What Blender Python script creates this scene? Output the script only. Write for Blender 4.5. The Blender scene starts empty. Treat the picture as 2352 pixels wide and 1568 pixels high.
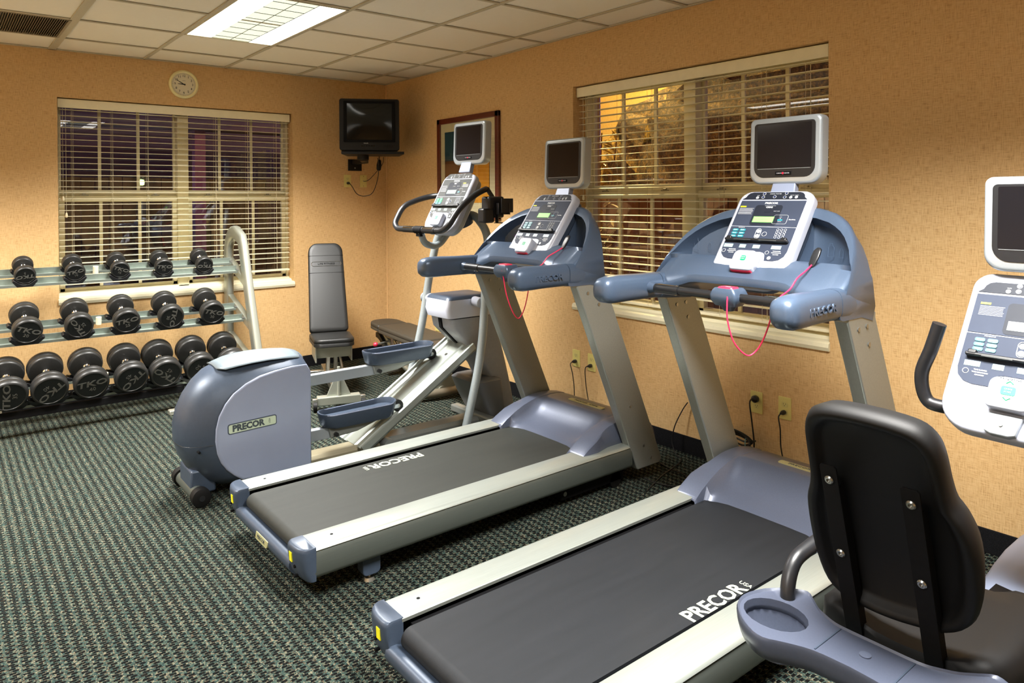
import bpy, bmesh, math, random
from mathutils import Vector, Matrix, Euler
random.seed(7)
PI = math.pi
SC = bpy.context.scene
COL = SC.collection

# ------------------------------------------------------------------ camera
CAM = Vector((-3.404, -6.0593, 1.4709))
YAW, PIT, ROL, FPX = 0.67175, -0.00723, -0.00584, 1646.75
fw = Vector((math.sin(YAW)*math.cos(PIT), math.cos(YAW)*math.cos(PIT), math.sin(PIT)))
rr = Vector((math.cos(YAW), -math.sin(YAW), 0))
uu = rr.cross(fw)
r2 = math.cos(ROL)*rr + math.sin(ROL)*uu
u2 = -math.sin(ROL)*rr + math.cos(ROL)*uu
cd = bpy.data.cameras.new('camera')
cam = bpy.data.objects.new('camera', cd)
COL.objects.link(cam)
cam.matrix_world = Matrix(((r2.x, u2.x, -fw.x, CAM.x), (r2.y, u2.y, -fw.y, CAM.y), (r2.z, u2.z, -fw.z, CAM.z), (0, 0, 0, 1)))
cd.sensor_width = 36
cd.lens = FPX/2352*36
cd.shift_x = 21.52/2352
cd.shift_y = -313.93/2352
cd.clip_start = 0.05
SC.camera = cam

# ------------------------------------------------------------------ world, exposure
SC.view_settings.view_transform = 'Standard'
SC.view_settings.look = 'None'
SC.view_settings.gamma = 1
SC.view_settings.use_curve_mapping = False
SC.view_settings.exposure = 0.88
W = bpy.data.worlds.new('night_sky')
SC.world = W
W.use_nodes = True
W.node_tree.nodes['Background'].inputs[0].default_value = (0.20, 0.11, 0.42, 1)
W.node_tree.nodes['Background'].inputs[1].default_value = 0.20

H = 2.57          # ceiling height
TS = 0.6096       # ceiling grid
AX, BY = -2.7218, -0.4521   # grid origin
X0, Y0 = -5.3, -7.6         # far ends of the room

def area_light(name, loc, sx, sy, power, color, spread=None, rot=(0, 0, 0)):
    l = bpy.data.lights.new(name, 'AREA'); l.shape = 'RECTANGLE'
    l.size = sx; l.size_y = sy; l.energy = power; l.color = color
    if spread: l.spread = spread
    o = bpy.data.objects.new(name, l); o.location = loc; o.rotation_euler = rot
    COL.objects.link(o)
    return o
LAMPC = (1.0, 0.975, 0.93)
FIX = [(AX+1.5*TS, BY-2*TS), (AX+1.5*TS, BY-8*TS), (AX-2.5*TS, BY-2*TS), (AX-2.5*TS, BY-8*TS)]   # troffer centres
for i, (fx, fy) in enumerate(FIX):
    area_light('troffer_lamp', (fx, fy, H-0.012), 0.5, 1.1, [86, 80, 100, 66][i], LAMPC, spread=math.radians(128))

# ------------------------------------------------------------------ material helpers
def lin(c):
    return tuple(((v/255+0.055)/1.055)**2.4 if v/255 > 0.04045 else v/255/12.92 for v in c)
def srgb(*c): return lin(c)+(1,)
class NT:
    def __init__(s, name):
        s.m = bpy.data.materials.new(name); s.m.use_nodes = True
        s.t = s.m.node_tree; s.n = s.t.nodes; s.b = s.n['Principled BSDF']
        s.out = s.n['Material Output']
    def node(s, typ, **kw):
        n = s.n.new(typ)
        for k, v in kw.items():
            if k.startswith('i_'):
                key = k[2:]; key = int(key) if key.isdigit() else key.replace('_', ' ')
                n.inputs[key].default_value = v
            else: setattr(n, k, v)
        return n
    def link(s, a, b): s.t.links.new(a, b)
    def math(s, op, a, b=None, c=None):
        n = s.n.new('ShaderNodeMath'); n.operation = op
        for i, v in enumerate((a, b, c)):
            if v is None: continue
            if isinstance(v, (int, float)): n.inputs[i].default_value = v
            else: s.link(v, n.inputs[i])
        return n.outputs[0]
    def mix(s, f, a, b, blend='MIX'):
        n = s.n.new('ShaderNodeMix'); n.data_type = 'RGBA'; n.blend_type = blend
        for i, v in ((0, f), (6, a), (7, b)):
            if isinstance(v, (int, float)): n.inputs[i].default_value = v
            elif isinstance(v, tuple): n.inputs[i].default_value = v
            else: s.link(v, n.inputs[i])
        return n.outputs[2]
    def ramp(s, f, stops):
        n = s.n.new('ShaderNodeValToRGB'); s.link(f, n.inputs[0])
        e = n.color_ramp.elements
        while len(e) < len(stops): e.new(0.5)
        for el, (p, c) in zip(e, stops): el.position = p; el.color = c if len(c) == 4 else c+(1,)
        return n.outputs[0]
    def coord(s, which='Object'):
        return s.node('ShaderNodeTexCoord').outputs[which]
    def mapping(s, src, scale=(1, 1, 1), rot=(0, 0, 0), loc=(0, 0, 0)):
        n = s.node('ShaderNodeMapping'); s.link(src, n.inputs[0])
        n.inputs['Scale'].default_value = scale; n.inputs['Rotation'].default_value = rot; n.inputs['Location'].default_value = loc
        return n.outputs[0]
    def noise(s, src, scale, detail=3, rough=0.5):
        n = s.node('ShaderNodeTexNoise'); s.link(src, n.inputs['Vector'])
        n.inputs['Scale'].default_value = scale; n.inputs['Detail'].default_value = detail; n.inputs['Roughness'].default_value = rough
        return n.outputs['Fac']
    def bump(s, h, strength=0.2, dist=0.001):
        n = s.node('ShaderNodeBump'); n.inputs['Strength'].default_value = strength; n.inputs['Distance'].default_value = dist
        s.link(h, n.inputs['Height']); s.link(n.outputs[0], s.b.inputs['Normal'])
def pm(name, col, rough=0.5, metal=0.0, noise=0.0, nscale=60, bump=0.0, bscale=400, coat=0.0, spec=0.5, rvar=0.0, streak=None):
    """plain surface with a little procedural variation in colour, gloss and relief"""
    s = NT(name)
    s.b.inputs['Roughness'].default_value = rough; s.b.inputs['Metallic'].default_value = metal
    s.b.inputs['Coat Weight'].default_value = coat; s.b.inputs['Coat Roughness'].default_value = 0.15
    s.b.inputs['Specular IOR Level'].default_value = spec
    c = srgb(*col); co = s.coord()
    src = s.mapping(co, streak) if streak else co
    f = s.noise(src, nscale, 3)
    a = tuple(v*(1-noise) for v in c[:3])+(1,); b = tuple(min(1, v*(1+noise)) for v in c[:3])+(1,)
    s.link(s.ramp(f, [(0.3, a), (0.7, b)]), s.b.inputs['Base Color'])
    if rvar:
        s.link(s.math('MULTIPLY_ADD', f, rvar, rough-rvar/2), s.b.inputs['Roughness'])
    if bump:
        s.bump(s.noise(co, bscale, 2), bump, 0.001)
    return s.m
def emis(name, col, st):
    s = NT(name)
    s.b.inputs['Base Color'].default_value = col; s.b.inputs['Emission Color'].default_value = col
    s.b.inputs['Emission Strength'].default_value = st
    return s.m
M = {}
# ------------------------------------------------------------------ geometry helpers
def V(*a): return Vector(a)
def rot_align(z, up=Vector((0, 0, 1))):
    z = z.normalized()
    if abs(z.dot(up)) > 0.999: up = Vector((1, 0, 0))
    x = up.cross(z).normalized(); y = z.cross(x)
    return Matrix((x, y, z)).transposed()
def rrect(w, h, r, n=4):
    """rounded rectangle, centred; r: radius or four radii (tr, tl, bl, br)"""
    if isinstance(r, (int, float)): r = (r,)*4
    out = []
    for (sx, sy), a0, q in zip(((1, 1), (-1, 1), (-1, -1), (1, -1)), (0, 90, 180, 270), r):
        cx, cy = sx*(w/2-q), sy*(h/2-q)
        k = n if q > 0 else 0
        for i in range(k+1):
            a = math.radians(a0+90*i/max(k, 1)); out.append((cx+q*math.cos(a), cy+q*math.sin(a)))
    return out
def circ(r, n=16): return [(r*math.cos(2*PI*i/n), r*math.sin(2*PI*i/n)) for i in range(n)]
def spline(pts, k=6, closed=False):
    """Catmull-Rom through the points"""
    P = [Vector(p) for p in pts]; n = len(P); out = []
    rng = range(n) if closed else range(n-1)
    for i in rng:
        if closed: a, b, c, d = P[(i-1) % n], P[i], P[(i+1) % n], P[(i+2) % n]
        else: a, b, c, d = P[max(i-1, 0)], P[i], P[i+1], P[min(i+2, n-1)]
        for j in range(k):
            t = j/k
            out.append(0.5*((2*b)+(c-a)*t+(2*a-5*b+4*c-d)*t*t+(3*b-3*c+d-a)*t**3))
    if not closed: out.append(P[-1])
    return out
def fillet(pts, r, k=5):
    P = [Vector(p) for p in pts]; out = [P[0]]
    for i in range(1, len(P)-1):
        a, b, c = P[i-1], P[i], P[i+1]
        rad = r[i] if isinstance(r, (list, tuple)) else r
        d1 = (a-b); d2 = (c-b); q = min(rad, d1.length*0.49, d2.length*0.49)
        s, e = b+d1.normalized()*q, b+d2.normalized()*q
        for j in range(k+1):
            t = j/k; out.append((1-t)**2*s+2*t*(1-t)*b+t*t*e)
    out.append(P[-1]); return out
class MB:
    def __init__(s): s.v = []; s.f = []
    def add(s, v, f):
        o = len(s.v); s.v += [Vector(p) for p in v]; s.f += [tuple(i+o for i in q) for q in f]; return s
    def box(s, c, d, rot=None):
        c = Vector(c); R = rot.to_matrix() if isinstance(rot, Euler) else rot
        vs = []
        for z in (-1, 1):
            for y in (-1, 1):
                for x in (-1, 1):
                    p = Vector((x*d[0]/2, y*d[1]/2, z*d[2]/2))
                    vs.append(c+(R @ p if R else p))
        return s.add(vs, [(0, 2, 3, 1), (4, 5, 7, 6), (0, 1, 5, 4), (2, 6, 7, 3), (0, 4, 6, 2), (1, 3, 7, 5)])
    def bx(s, x0, x1, y0, y1, z0, z1):
        return s.box(((x0+x1)/2, (y0+y1)/2, (z0+z1)/2), (abs(x1-x0), abs(y1-y0), abs(z1-z0)))
    def loft(s, rings, caps=True, closed_ring=True, closed_path=False):
        n = len(rings[0]); vs = [p for r in rings for p in r]; fs = []
        m = len(rings)
        for i in range(m if closed_path else m-1):
            i2 = (i+1) % m
            for j in range(n if closed_ring else n-1):
                j2 = (j+1) % n
                fs.append((i*n+j, i*n+j2, i2*n+j2, i2*n+j))
        if caps and closed_ring and not closed_path:
            fs.append(tuple(range(n))[::-1]); fs.append(tuple((m-1)*n+j for j in range(n)))
        return s.add(vs, fs)
    def sweep(s, pts, prof, closed=False, caps=True, up=None, scales=None):
        P = [Vector(p) for p in pts]; n = len(P); rings = []
        T = []
        for i in range(n):
            a = P[(i-1) % n] if closed else P[max(i-1, 0)]; b = P[(i+1) % n] if closed else P[min(i+1, n-1)]
            T.append((b-a).normalized())
        if up is None:
            up = Vector((0, 0, 1)) if abs(T[0].z) < 0.9 else Vector((1, 0, 0))
            x = up.cross(T[0]).normalized()
            for i in range(n):
                x = (x-T[i]*x.dot(T[i])).normalized(); y = T[i].cross(x)
                k = scales[i] if scales else 1
                rings.append([P[i]+x*a*k+y*b*k for a, b in prof])
        else:
            up = Vector(up)
            for i in range(n):
                x = up.cross(T[i]).normalized(); y = T[i].cross(x)
                k = scales[i] if scales else 1
                rings.append([P[i]+x*a*k+y*b*k for a, b in prof])
        return s.loft(rings, caps, True, closed)
    def tube(s, pts, r, n=12, closed=False, caps=True):
        if isinstance(r, (list, tuple)):
            return s.sweep(pts, circ(1, n), closed, caps, scales=list(r))
        return s.sweep(pts, circ(r, n), closed, caps)
    def cyl(s, p0, p1, r0, r1=None, n=16, caps=True):
        p0 = Vector(p0); p1 = Vector(p1); R = rot_align(p1-p0); r1 = r0 if r1 is None else r1
        return s.loft([[p0+R @ Vector((a*r0, b*r0, 0)) for a, b in circ(1, n)], [p1+R @ Vector((a*r1, b*r1, 0)) for a, b in circ(1, n)]], caps)
    def lathe(s, prof, o, axis, n=24, caps=True):
        o = Vector(o); R = rot_align(Vector(axis))
        return s.loft([[o+R @ Vector((a*r, b*r, h)) for a, b in circ(1, n)] for r, h in prof], caps)
    def prism(s, poly, o, A, B, t0, t1):
        """extrude a 2-D outline: point = o + a*A + b*B, thickness along A x B from t0 to t1"""
        o, A, B = Vector(o), Vector(A), Vector(B); N = A.cross(B).normalized()
        return s.loft([[o+A*a+B*b+N*t for a, b in poly] for t in (t0, t1)])
    def build(s, name, mat, parent=None, smooth=35, bevel=0, seg=2, subsurf=0, loc=None, link=True):
        me = bpy.data.meshes.new(name)
        base = Vector((0, 0, 0))
        me.from_pydata([p-base for p in s.v], [], s.f)
        bm = bmesh.new(); bm.from_mesh(me); bmesh.ops.recalc_face_normals(bm, faces=bm.faces); bm.to_mesh(me); bm.free()
        me.materials.append(mat)
        if smooth:
            me.polygons.foreach_set('use_smooth', [True]*len(me.polygons))
            me.set_sharp_from_angle(angle=math.radians(smooth))
        me.update()
        o = bpy.data.objects.new(name, me)
        if link: COL.objects.link(o)
        if parent: o.parent = parent
        if loc: o.location = loc
        if bevel:
            b = o.modifiers.new('bevel', 'BEVEL'); b.width = bevel; b.segments = seg; b.limit_method = 'ANGLE'; b.angle_limit = math.radians(40)
            b.harden_normals = False
        if subsurf:
            m = o.modifiers.new('sub', 'SUBSURF'); m.levels = subsurf; m.render_levels = subsurf
        return o
def thing(name, label, cat, loc=(0, 0, 0), rz=0, group=None):
    o = bpy.data.objects.new(name, None); o.empty_display_size = 0.1
    COL.objects.link(o); o.location = loc; o.rotation_euler = (0, 0, rz)
    return tag(o, label, cat, group)
def tag(o, label=None, cat=None, group=None, kind=None):
    if label: o['label'] = label
    if cat: o['category'] = cat
    if group: o['group'] = group
    if kind: o['kind'] = kind
    return o
def struct(o): o['kind'] = 'structure'; return o
def kids(o): return [c for c in bpy.data.objects if c.parent == o]
CH = {}
def copy_tree(o, parent=None, table=None):
    if table is None:
        table = {}
        for c in bpy.data.objects:
            if c.parent: table.setdefault(c.parent.name, []).append(c)
    c = o.copy(); COL.objects.link(c); c.parent = parent
    for ch in table.get(o.name, []): copy_tree(ch, c, table)
    return c
TXT = {}
def text(name, s, size, mat, parent, o, A, B, ext=0.0004, align='CENTER', bold=0.0, sx=1.0, lift=0.0003, shear=0.0):
    """flat lettering as a mesh; o: centre, A: reading direction, B: up direction"""
    key = (s, round(size, 5), ext, align, bold, shear)
    if key not in TXT:
        c = bpy.data.curves.new(name, 'FONT'); c.body = s; c.size = size; c.extrude = ext; c.offset = bold; c.shear = shear
        c.align_x = align; c.align_y = 'CENTER'; c.resolution_u = 2
        ob = bpy.data.objects.new(name, c)
        TXT[key] = bpy.data.meshes.new_from_object(ob)
        bpy.data.objects.remove(ob)
    me = TXT[key].copy(); me.name = name; me.materials.clear(); me.materials.append(mat)
    A, B = Vector(A).normalized(), Vector(B).normalized(); N = A.cross(B)
    o = Vector(o)+N*(lift+ext)
    mt = Matrix(((A.x*sx, B.x, N.x, o.x), (A.y*sx, B.y, N.y, o.y), (A.z*sx, B.z, N.z, o.z), (0, 0, 0, 1)))
    me.transform(mt)
    ob = bpy.data.objects.new(name, me); COL.objects.link(ob); ob.parent = parent
    return ob
# ================================================================== materials: room
def wall_mat():
    s = NT('wall_linen'); co = s.coord()
    u = s.noise(s.mapping(co, (310, 310, 23)), 1.0, 3, 0.6)     # vertical threads
    h = s.noise(s.mapping(co, (23, 23, 340)), 1.0, 3, 0.6)      # horizontal threads
    big = s.noise(co, 1.7, 2)
    f = s.math('MULTIPLY_ADD', u, 0.5, s.math('MULTIPLY', h, 0.5))
    c = s.ramp(f, [(0.36, srgb(172, 136, 88)), (0.47, srgb(206, 169, 117)), (0.60, srgb(218, 185, 134))])
    c = s.mix(s.math('MULTIPLY', big, 0.12), c, srgb(192, 148, 98))
    s.link(c, s.b.inputs['Base Color']); s.b.inputs['Roughness'].default_value = 0.6
    s.b.inputs['Specular IOR Level'].default_value = 0.25
    s.bump(f, 0.25, 0.001)
    return s.m
M['wall'] = wall_mat()
def carpet_mat():
    s = NT('carpet_pattern'); co = s.coord()
    sep = s.node('ShaderNodeSeparateXYZ'); s.link(co, sep.inputs[0])
    px, py = 0.0355, 0.0132
    wob = s.noise(co, 160, 2)
    Y = s.math('DIVIDE', s.math('MULTIPLY_ADD', s.math('SUBTRACT', wob, 0.5), 0.004, sep.outputs[1]), py)
    row = s.math('FLOOR', Y)
    fy = s.math('SUBTRACT', Y, row)
    X = s.math('DIVIDE', s.math('MULTIPLY_ADD', s.math('SUBTRACT', wob, 0.5), 0.006, sep.outputs[0]), px)
    sh = s.math('MULTIPLY', s.math('MODULO', s.math('ABSOLUTE', row), 2.0), 0.24)
    X = s.math('ADD', X, sh)
    fx = s.math('SUBTRACT', X, s.math('FLOOR', X))
    dx = s.math('ABSOLUTE', s.math('SUBTRACT', fx, 0.5)); dy = s.math('ABSOLUTE', s.math('SUBTRACT', fy, 0.5))
    blk = s.math('MULTIPLY', s.math('LESS_THAN', dx, 0.26), s.math('LESS_THAN', dy, 0.40))
    sp = s.node('ShaderNodeTexVoronoi'); sp.inputs['Scale'].default_value = 210; s.link(co, sp.inputs['Vector'])
    sc = s.node('ShaderNodeSeparateColor'); s.link(sp.outputs['Color'], sc.inputs[0])
    lightc = s.ramp(sc.outputs[0], [(0.0, srgb(32, 42, 40)), (0.30, srgb(56, 77, 73)), (0.6, srgb(76, 90, 79)), (0.80, srgb(134, 128, 108)), (0.9, srgb(76, 62, 48)), (1.0, srgb(48, 62, 61))])
    darkc = s.ramp(sc.outputs[1], [(0.0, srgb(5, 7, 8)), (0.75, srgb(11, 14, 15)), (0.9, srgb(34, 30, 24)), (1, srgb(26, 36, 36))])
    c = s.mix(blk, lightc, darkc)
    s.link(c, s.b.inputs['Base Color']); s.b.inputs['Roughness'].default_value = 0.95
    s.b.inputs['Specular IOR Level'].default_value = 0.1
    hgt = s.math('SUBTRACT', s.math('MULTIPLY', sp.outputs['Distance'], -60.0), s.math('MULTIPLY', blk, 0.4))
    s.bump(hgt, 0.6, 0.002)
    return s.m
M['carpet'] = carpet_mat()
def tile_mat():
    s = NT('ceiling_tile_fibre'); co = s.coord()
    f = s.noise(co, 220, 4, 0.7); g = s.noise(co, 30, 2)
    c = s.mix(s.math('MULTIPLY', g, 0.3), srgb(242, 236, 222), srgb(228, 220, 204))
    sp = s.ramp(f, [(0.28, (0.25, 0.22, 0.18, 1)), (0.34, (1, 1, 1, 1))])
    s.link(s.mix(0.5, c, sp, 'MULTIPLY'), s.b.inputs['Base Color']); s.b.inputs['Roughness'].default_value = 0.9
    s.bump(f, 0.3, 0.001)
    return s.m
M['tile'] = tile_mat()
M['tee'] = pm('tee_paint', (190, 182, 160), 0.6, noise=0.03)
M['tee_gap'] = pm('ceiling_void', (30, 26, 22), 0.9)
M['base'] = pm('baseboard_carpet', (22, 22, 24), 0.95, noise=0.5, nscale=300, bump=0.6, bscale=500, spec=0.1)
M['vinyl'] = pm('window_vinyl', (226, 220, 190), 0.35, noise=0.02)
M['blind'] = pm('blind_slat_cream', (236, 228, 196), 0.38, noise=0.03, nscale=20)
M['cord'] = pm('blind_cord', (205, 195, 165), 0.8)
M['steelw'] = pm('latch_metal', (150, 146, 130), 0.35, metal=0.8)

def plane_obj(name, m, *q):
    pass
# ------------------------------------------------------------------ floor
b = MB(); b.bx(X0, 0, Y0, 0, -0.1, 0); floor = struct(b.build('floor', M['carpet'], smooth=0))
# ------------------------------------------------------------------ walls with window openings
WT = 0.26
def wall_box(name, b): return struct(b.build(name, M['wall'], smooth=0))
ZB, ZT = 0.755, 2.232           # window opening
W1 = (-2.693, -0.930)
W2 = (-4.322, -2.551)           # along y
b = MB()
b.bx(X0-WT, WT, 0, WT, 0, ZB); b.bx(X0-WT, WT, 0, WT, ZT, H+0.15)
b.bx(X0-WT, W1[0], 0, WT, ZB, ZT); b.bx(W1[1], WT, 0, WT, ZB, ZT)
wall_box('wall_back', b)
b = MB()
b.bx(0, WT, Y0-WT, 0, 0, ZB); b.bx(0, WT, Y0-WT, 0, ZT, H+0.15)
b.bx(0, WT, Y0-WT, W2[0], ZB, ZT); b.bx(0, WT, W2[1], 0, ZB, ZT)
wall_box('wall_right', b)
b = MB(); b.bx(X0-0.1, X0, Y0, 0, 0, H+0.15); wall_box('wall_left', b)
b = MB(); b.bx(X0, 0, Y0-0.1, Y0, 0, H+0.15); wall_box('wall_front', b)
# carpeted baseboards
def baseboard(name, *bxs):
    b = MB()
    for q in bxs: b.bx(*q)
    return struct(b.build(name, M['base'], bevel=0.003, smooth=0))
baseboard('baseboard_back', (X0, -0.012, -0.012, 0, 0, 0.1))
baseboard('baseboard_right', (-0.012, 0, Y0, -0.0, 0, 0.1))
baseboard('baseboard_left', (X0, X0+0.012, Y0, -0.012, 0, 0.1))
baseboard('baseboard_front', (X0+0.012, -0.012, Y0, Y0+0.012, 0, 0.1))
b = MB(); b.cyl((-0.004, -0.004, 0.1), (-0.004, -0.004, H), 0.005, n=8)
struct(b.build('trim_1', pm('corner_bead', (226, 186, 130), 0.5)))

# ------------------------------------------------------------------ ceiling: void, tees, tiles
b = MB(); b.bx(X0-0.1, WT, Y0-0.1, WT, H+0.12, H+0.2)
ceiling = struct(b.build('ceiling', M['tee_gap'], smooth=0))
gx = [AX+TS*i for i in range(-5, 6)]; gy = [BY-TS*j for j in range(-1, 13)]
gx = [x for x in gx if X0+0.05 < x < -0.03]; gy = [y for y in gy if Y0+0.05 < y < -0.05]
b = MB()
for k, x in enumerate(gx):
    w = 0.012 if abs(x-AX) > 0.01 else 0.024
    b.bx(x-w, x+w, Y0, 0, H-0.002, H+0.004); b.bx(x-0.003, x+0.003, Y0, 0, H, H+0.035)
for y in gy:
    b.bx(X0, 0, y-0.011, y+0.011, H-0.001, H+0.004); b.bx(X0, 0, y-0.003, y+0.003, H, H+0.035)
b.bx(X0, 0, -0.02, 0, H-0.002, H+0.004); b.bx(-0.02, 0, Y0, 0, H-0.002, H+0.004)
b.build('ceiling_grid', M['tee'], ceiling, smooth=0)
xs = [X0]+gx+[0]; ys = [0]+gy+[Y0]
fixcells = {}
def is_fix(cx, cy):
    return any(abs(cx-fx) < 0.2 and abs(cy-fy) < 0.5 for fx, fy in FIX)
VENT = (AX-0.5*TS, BY-0.5*TS)
tmesh = {}
for i in range(len(xs)-1):
    for j in range(len(ys)-1):
        cx, cy = (xs[i]+xs[i+1])/2, (ys[j]+ys[j+1])/2
        if is_fix(cx, cy) or (abs(cx-VENT[0]) < 0.1 and abs(cy-VENT[1]) < 0.1): continue
        w, d = xs[i+1]-xs[i]-0.016, ys[j]-ys[j+1]-0.016
        key = (round(w, 3), round(d, 3))
        if key not in tmesh:
            b = MB(); b.bx(-w/2, w/2, -d/2, d/2, 0, 0.015); o = b.build('ceiling_tile', M['tile'], ceiling, smooth=0)
            tmesh[key] = o.data
        else:
            o = bpy.data.objects.new('ceiling_tile', tmesh[key]); COL.objects.link(o); o.parent = ceiling
        o.location = (cx, cy, H+0.006+random.uniform(0, 0.0015))
        o.rotation_euler = (random.uniform(-.001, .001), random.uniform(-.001, .001), 0)

# ------------------------------------------------------------------ ceiling light troffers
M['lampglass'] = emis('lamp_diffuser', (1.0, 0.96, 0.88, 1), 3.2)
M['louvreglow'] = emis('louvre_glow', (0.9, 0.98, 0.84, 1), 0.42)  # added glow stands in for tube light on the white louvre
M['bladegrey'] = pm('louvre_edge', (120, 122, 112), .5)
M['louvre'] = pm('louvre_white', (216, 222, 212), 0.25, metal=0.55, noise=0.04)
M['lightframe'] = pm('troffer_trim', (205, 198, 176), 0.5)
M['shadowgap'] = pm('troffer_gap', (62, 40, 30), 0.8)
def troffer():
    t = thing('ceiling_light', '', 'ceiling light')
    hx, hy = TS/2-0.012, TS-0.012
    b = MB()
    for sx in (-1, 1):
        b.bx(sx*(hx-0.012), sx*hx, -hy, hy, -0.004, 0.05); b.bx(-hx, hx, sx*(hy-0.012), sx*hy, -0.004, 0.05)
    b.build('frame', M['lightframe'], t, smooth=0)
    b = MB(); b.bx(-hx, hx, -hy, hy, 0.06, 0.07); b.build('housing', M['louvre'], t, smooth=0)
    b = MB(); b.bx(-0.124, 0.124, -hy+0.014, hy-0.014, 0.001, 0.005); b.build('louvre_glow_strip', M['louvreglow'], t, smooth=0)
    for sx in (-1, 1):
        b = MB(); b.bx(sx*0.285, sx*0.125, -hy+0.014, hy-0.014, -0.002, 0.006)
        b.build('diffuser', M['lampglass'], t, smooth=0)
    for sx in ():
        b = MB(); ring = []
        for k in range(7):
            a = k/6; ring.append((sx*0.122*a, 0.004+0.045*(1-a*a)))
        b.loft([[Vector((x, yy, z)) for x, z in ring] for yy in (-hy+0.014, hy-0.014)], closed_ring=False)
        b.build('reflector', M['louvre'], t)
    for k in range(8):
        y = -hy+0.014+(k+0.5)*(2*hy-0.028)/8+0.0
        b = MB(); b.bx(-0.122, 0.122, y-0.0012, y+0.0012, -0.002, 0.002); b.build('louvre_blade', M['bladegrey'], t, smooth=0)
    for x in (-0.124, 0, 0.124):
        b = MB(); b.bx(x-0.0012, x+0.0012, -hy+0.012, hy-0.012, -0.002, 0.002); b.build('louvre_rail', M['bladegrey'], t, smooth=0)
    return t
tr = troffer()
LABL = ['two-by-four ceiling light nearest the tube television, with white louvre strip down its middle',
        'ceiling light above the treadmills, outside the picture', 'ceiling light over the dumbbell rack end, outside the picture', 'ceiling light at the left rear of the room, outside the picture']
for i, (fx, fy) in enumerate(FIX):
    t = tr if i == 0 else copy_tree(tr)
    t.location = (fx, fy, H); t['label'] = LABL[i]; t['group'] = 'recessed ceiling lights'
# return air grille
M['grille'] = pm('grille_paint', (150, 138, 116), 0.5, noise=0.05)
M['grilledark'] = pm('grille_back', (70, 62, 50), 0.8)
g = thing('air_grille', 'ribbed return air grille in the ceiling above the dumbbell rack', 'vent', (VENT[0], VENT[1], H))
b = MB(); hw = TS/2-0.012
for sgn in (-1, 1): b.bx(sgn*(hw-0.014), sgn*hw, -hw, hw, -0.003, 0.006); b.bx(-hw, hw, sgn*(hw-0.014), sgn*hw, -0.003, 0.006)
b.build('frame', M['grille'], g, smooth=0)
b = MB(); b.bx(-hw, hw, -hw, hw, 0.02, 0.03); b.build('backing', M['grilledark'], g, smooth=0)
fin = None
for k in range(46):
    x = -hw+0.018+k*(2*hw-0.036)/45
    if fin is None:
        b = MB(); b.box((0, 0, 0.006), (0.0018, 2*hw-0.028, 0.016), Euler((0, math.radians(28), 0))); fin = b.build('grille_fin', M['grille'], g, smooth=0); o = fin
    else:
        o = bpy.data.objects.new('grille_fin', fin.data); COL.objects.link(o); o.parent = g
    o.location = (x, 0, 0)

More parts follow.
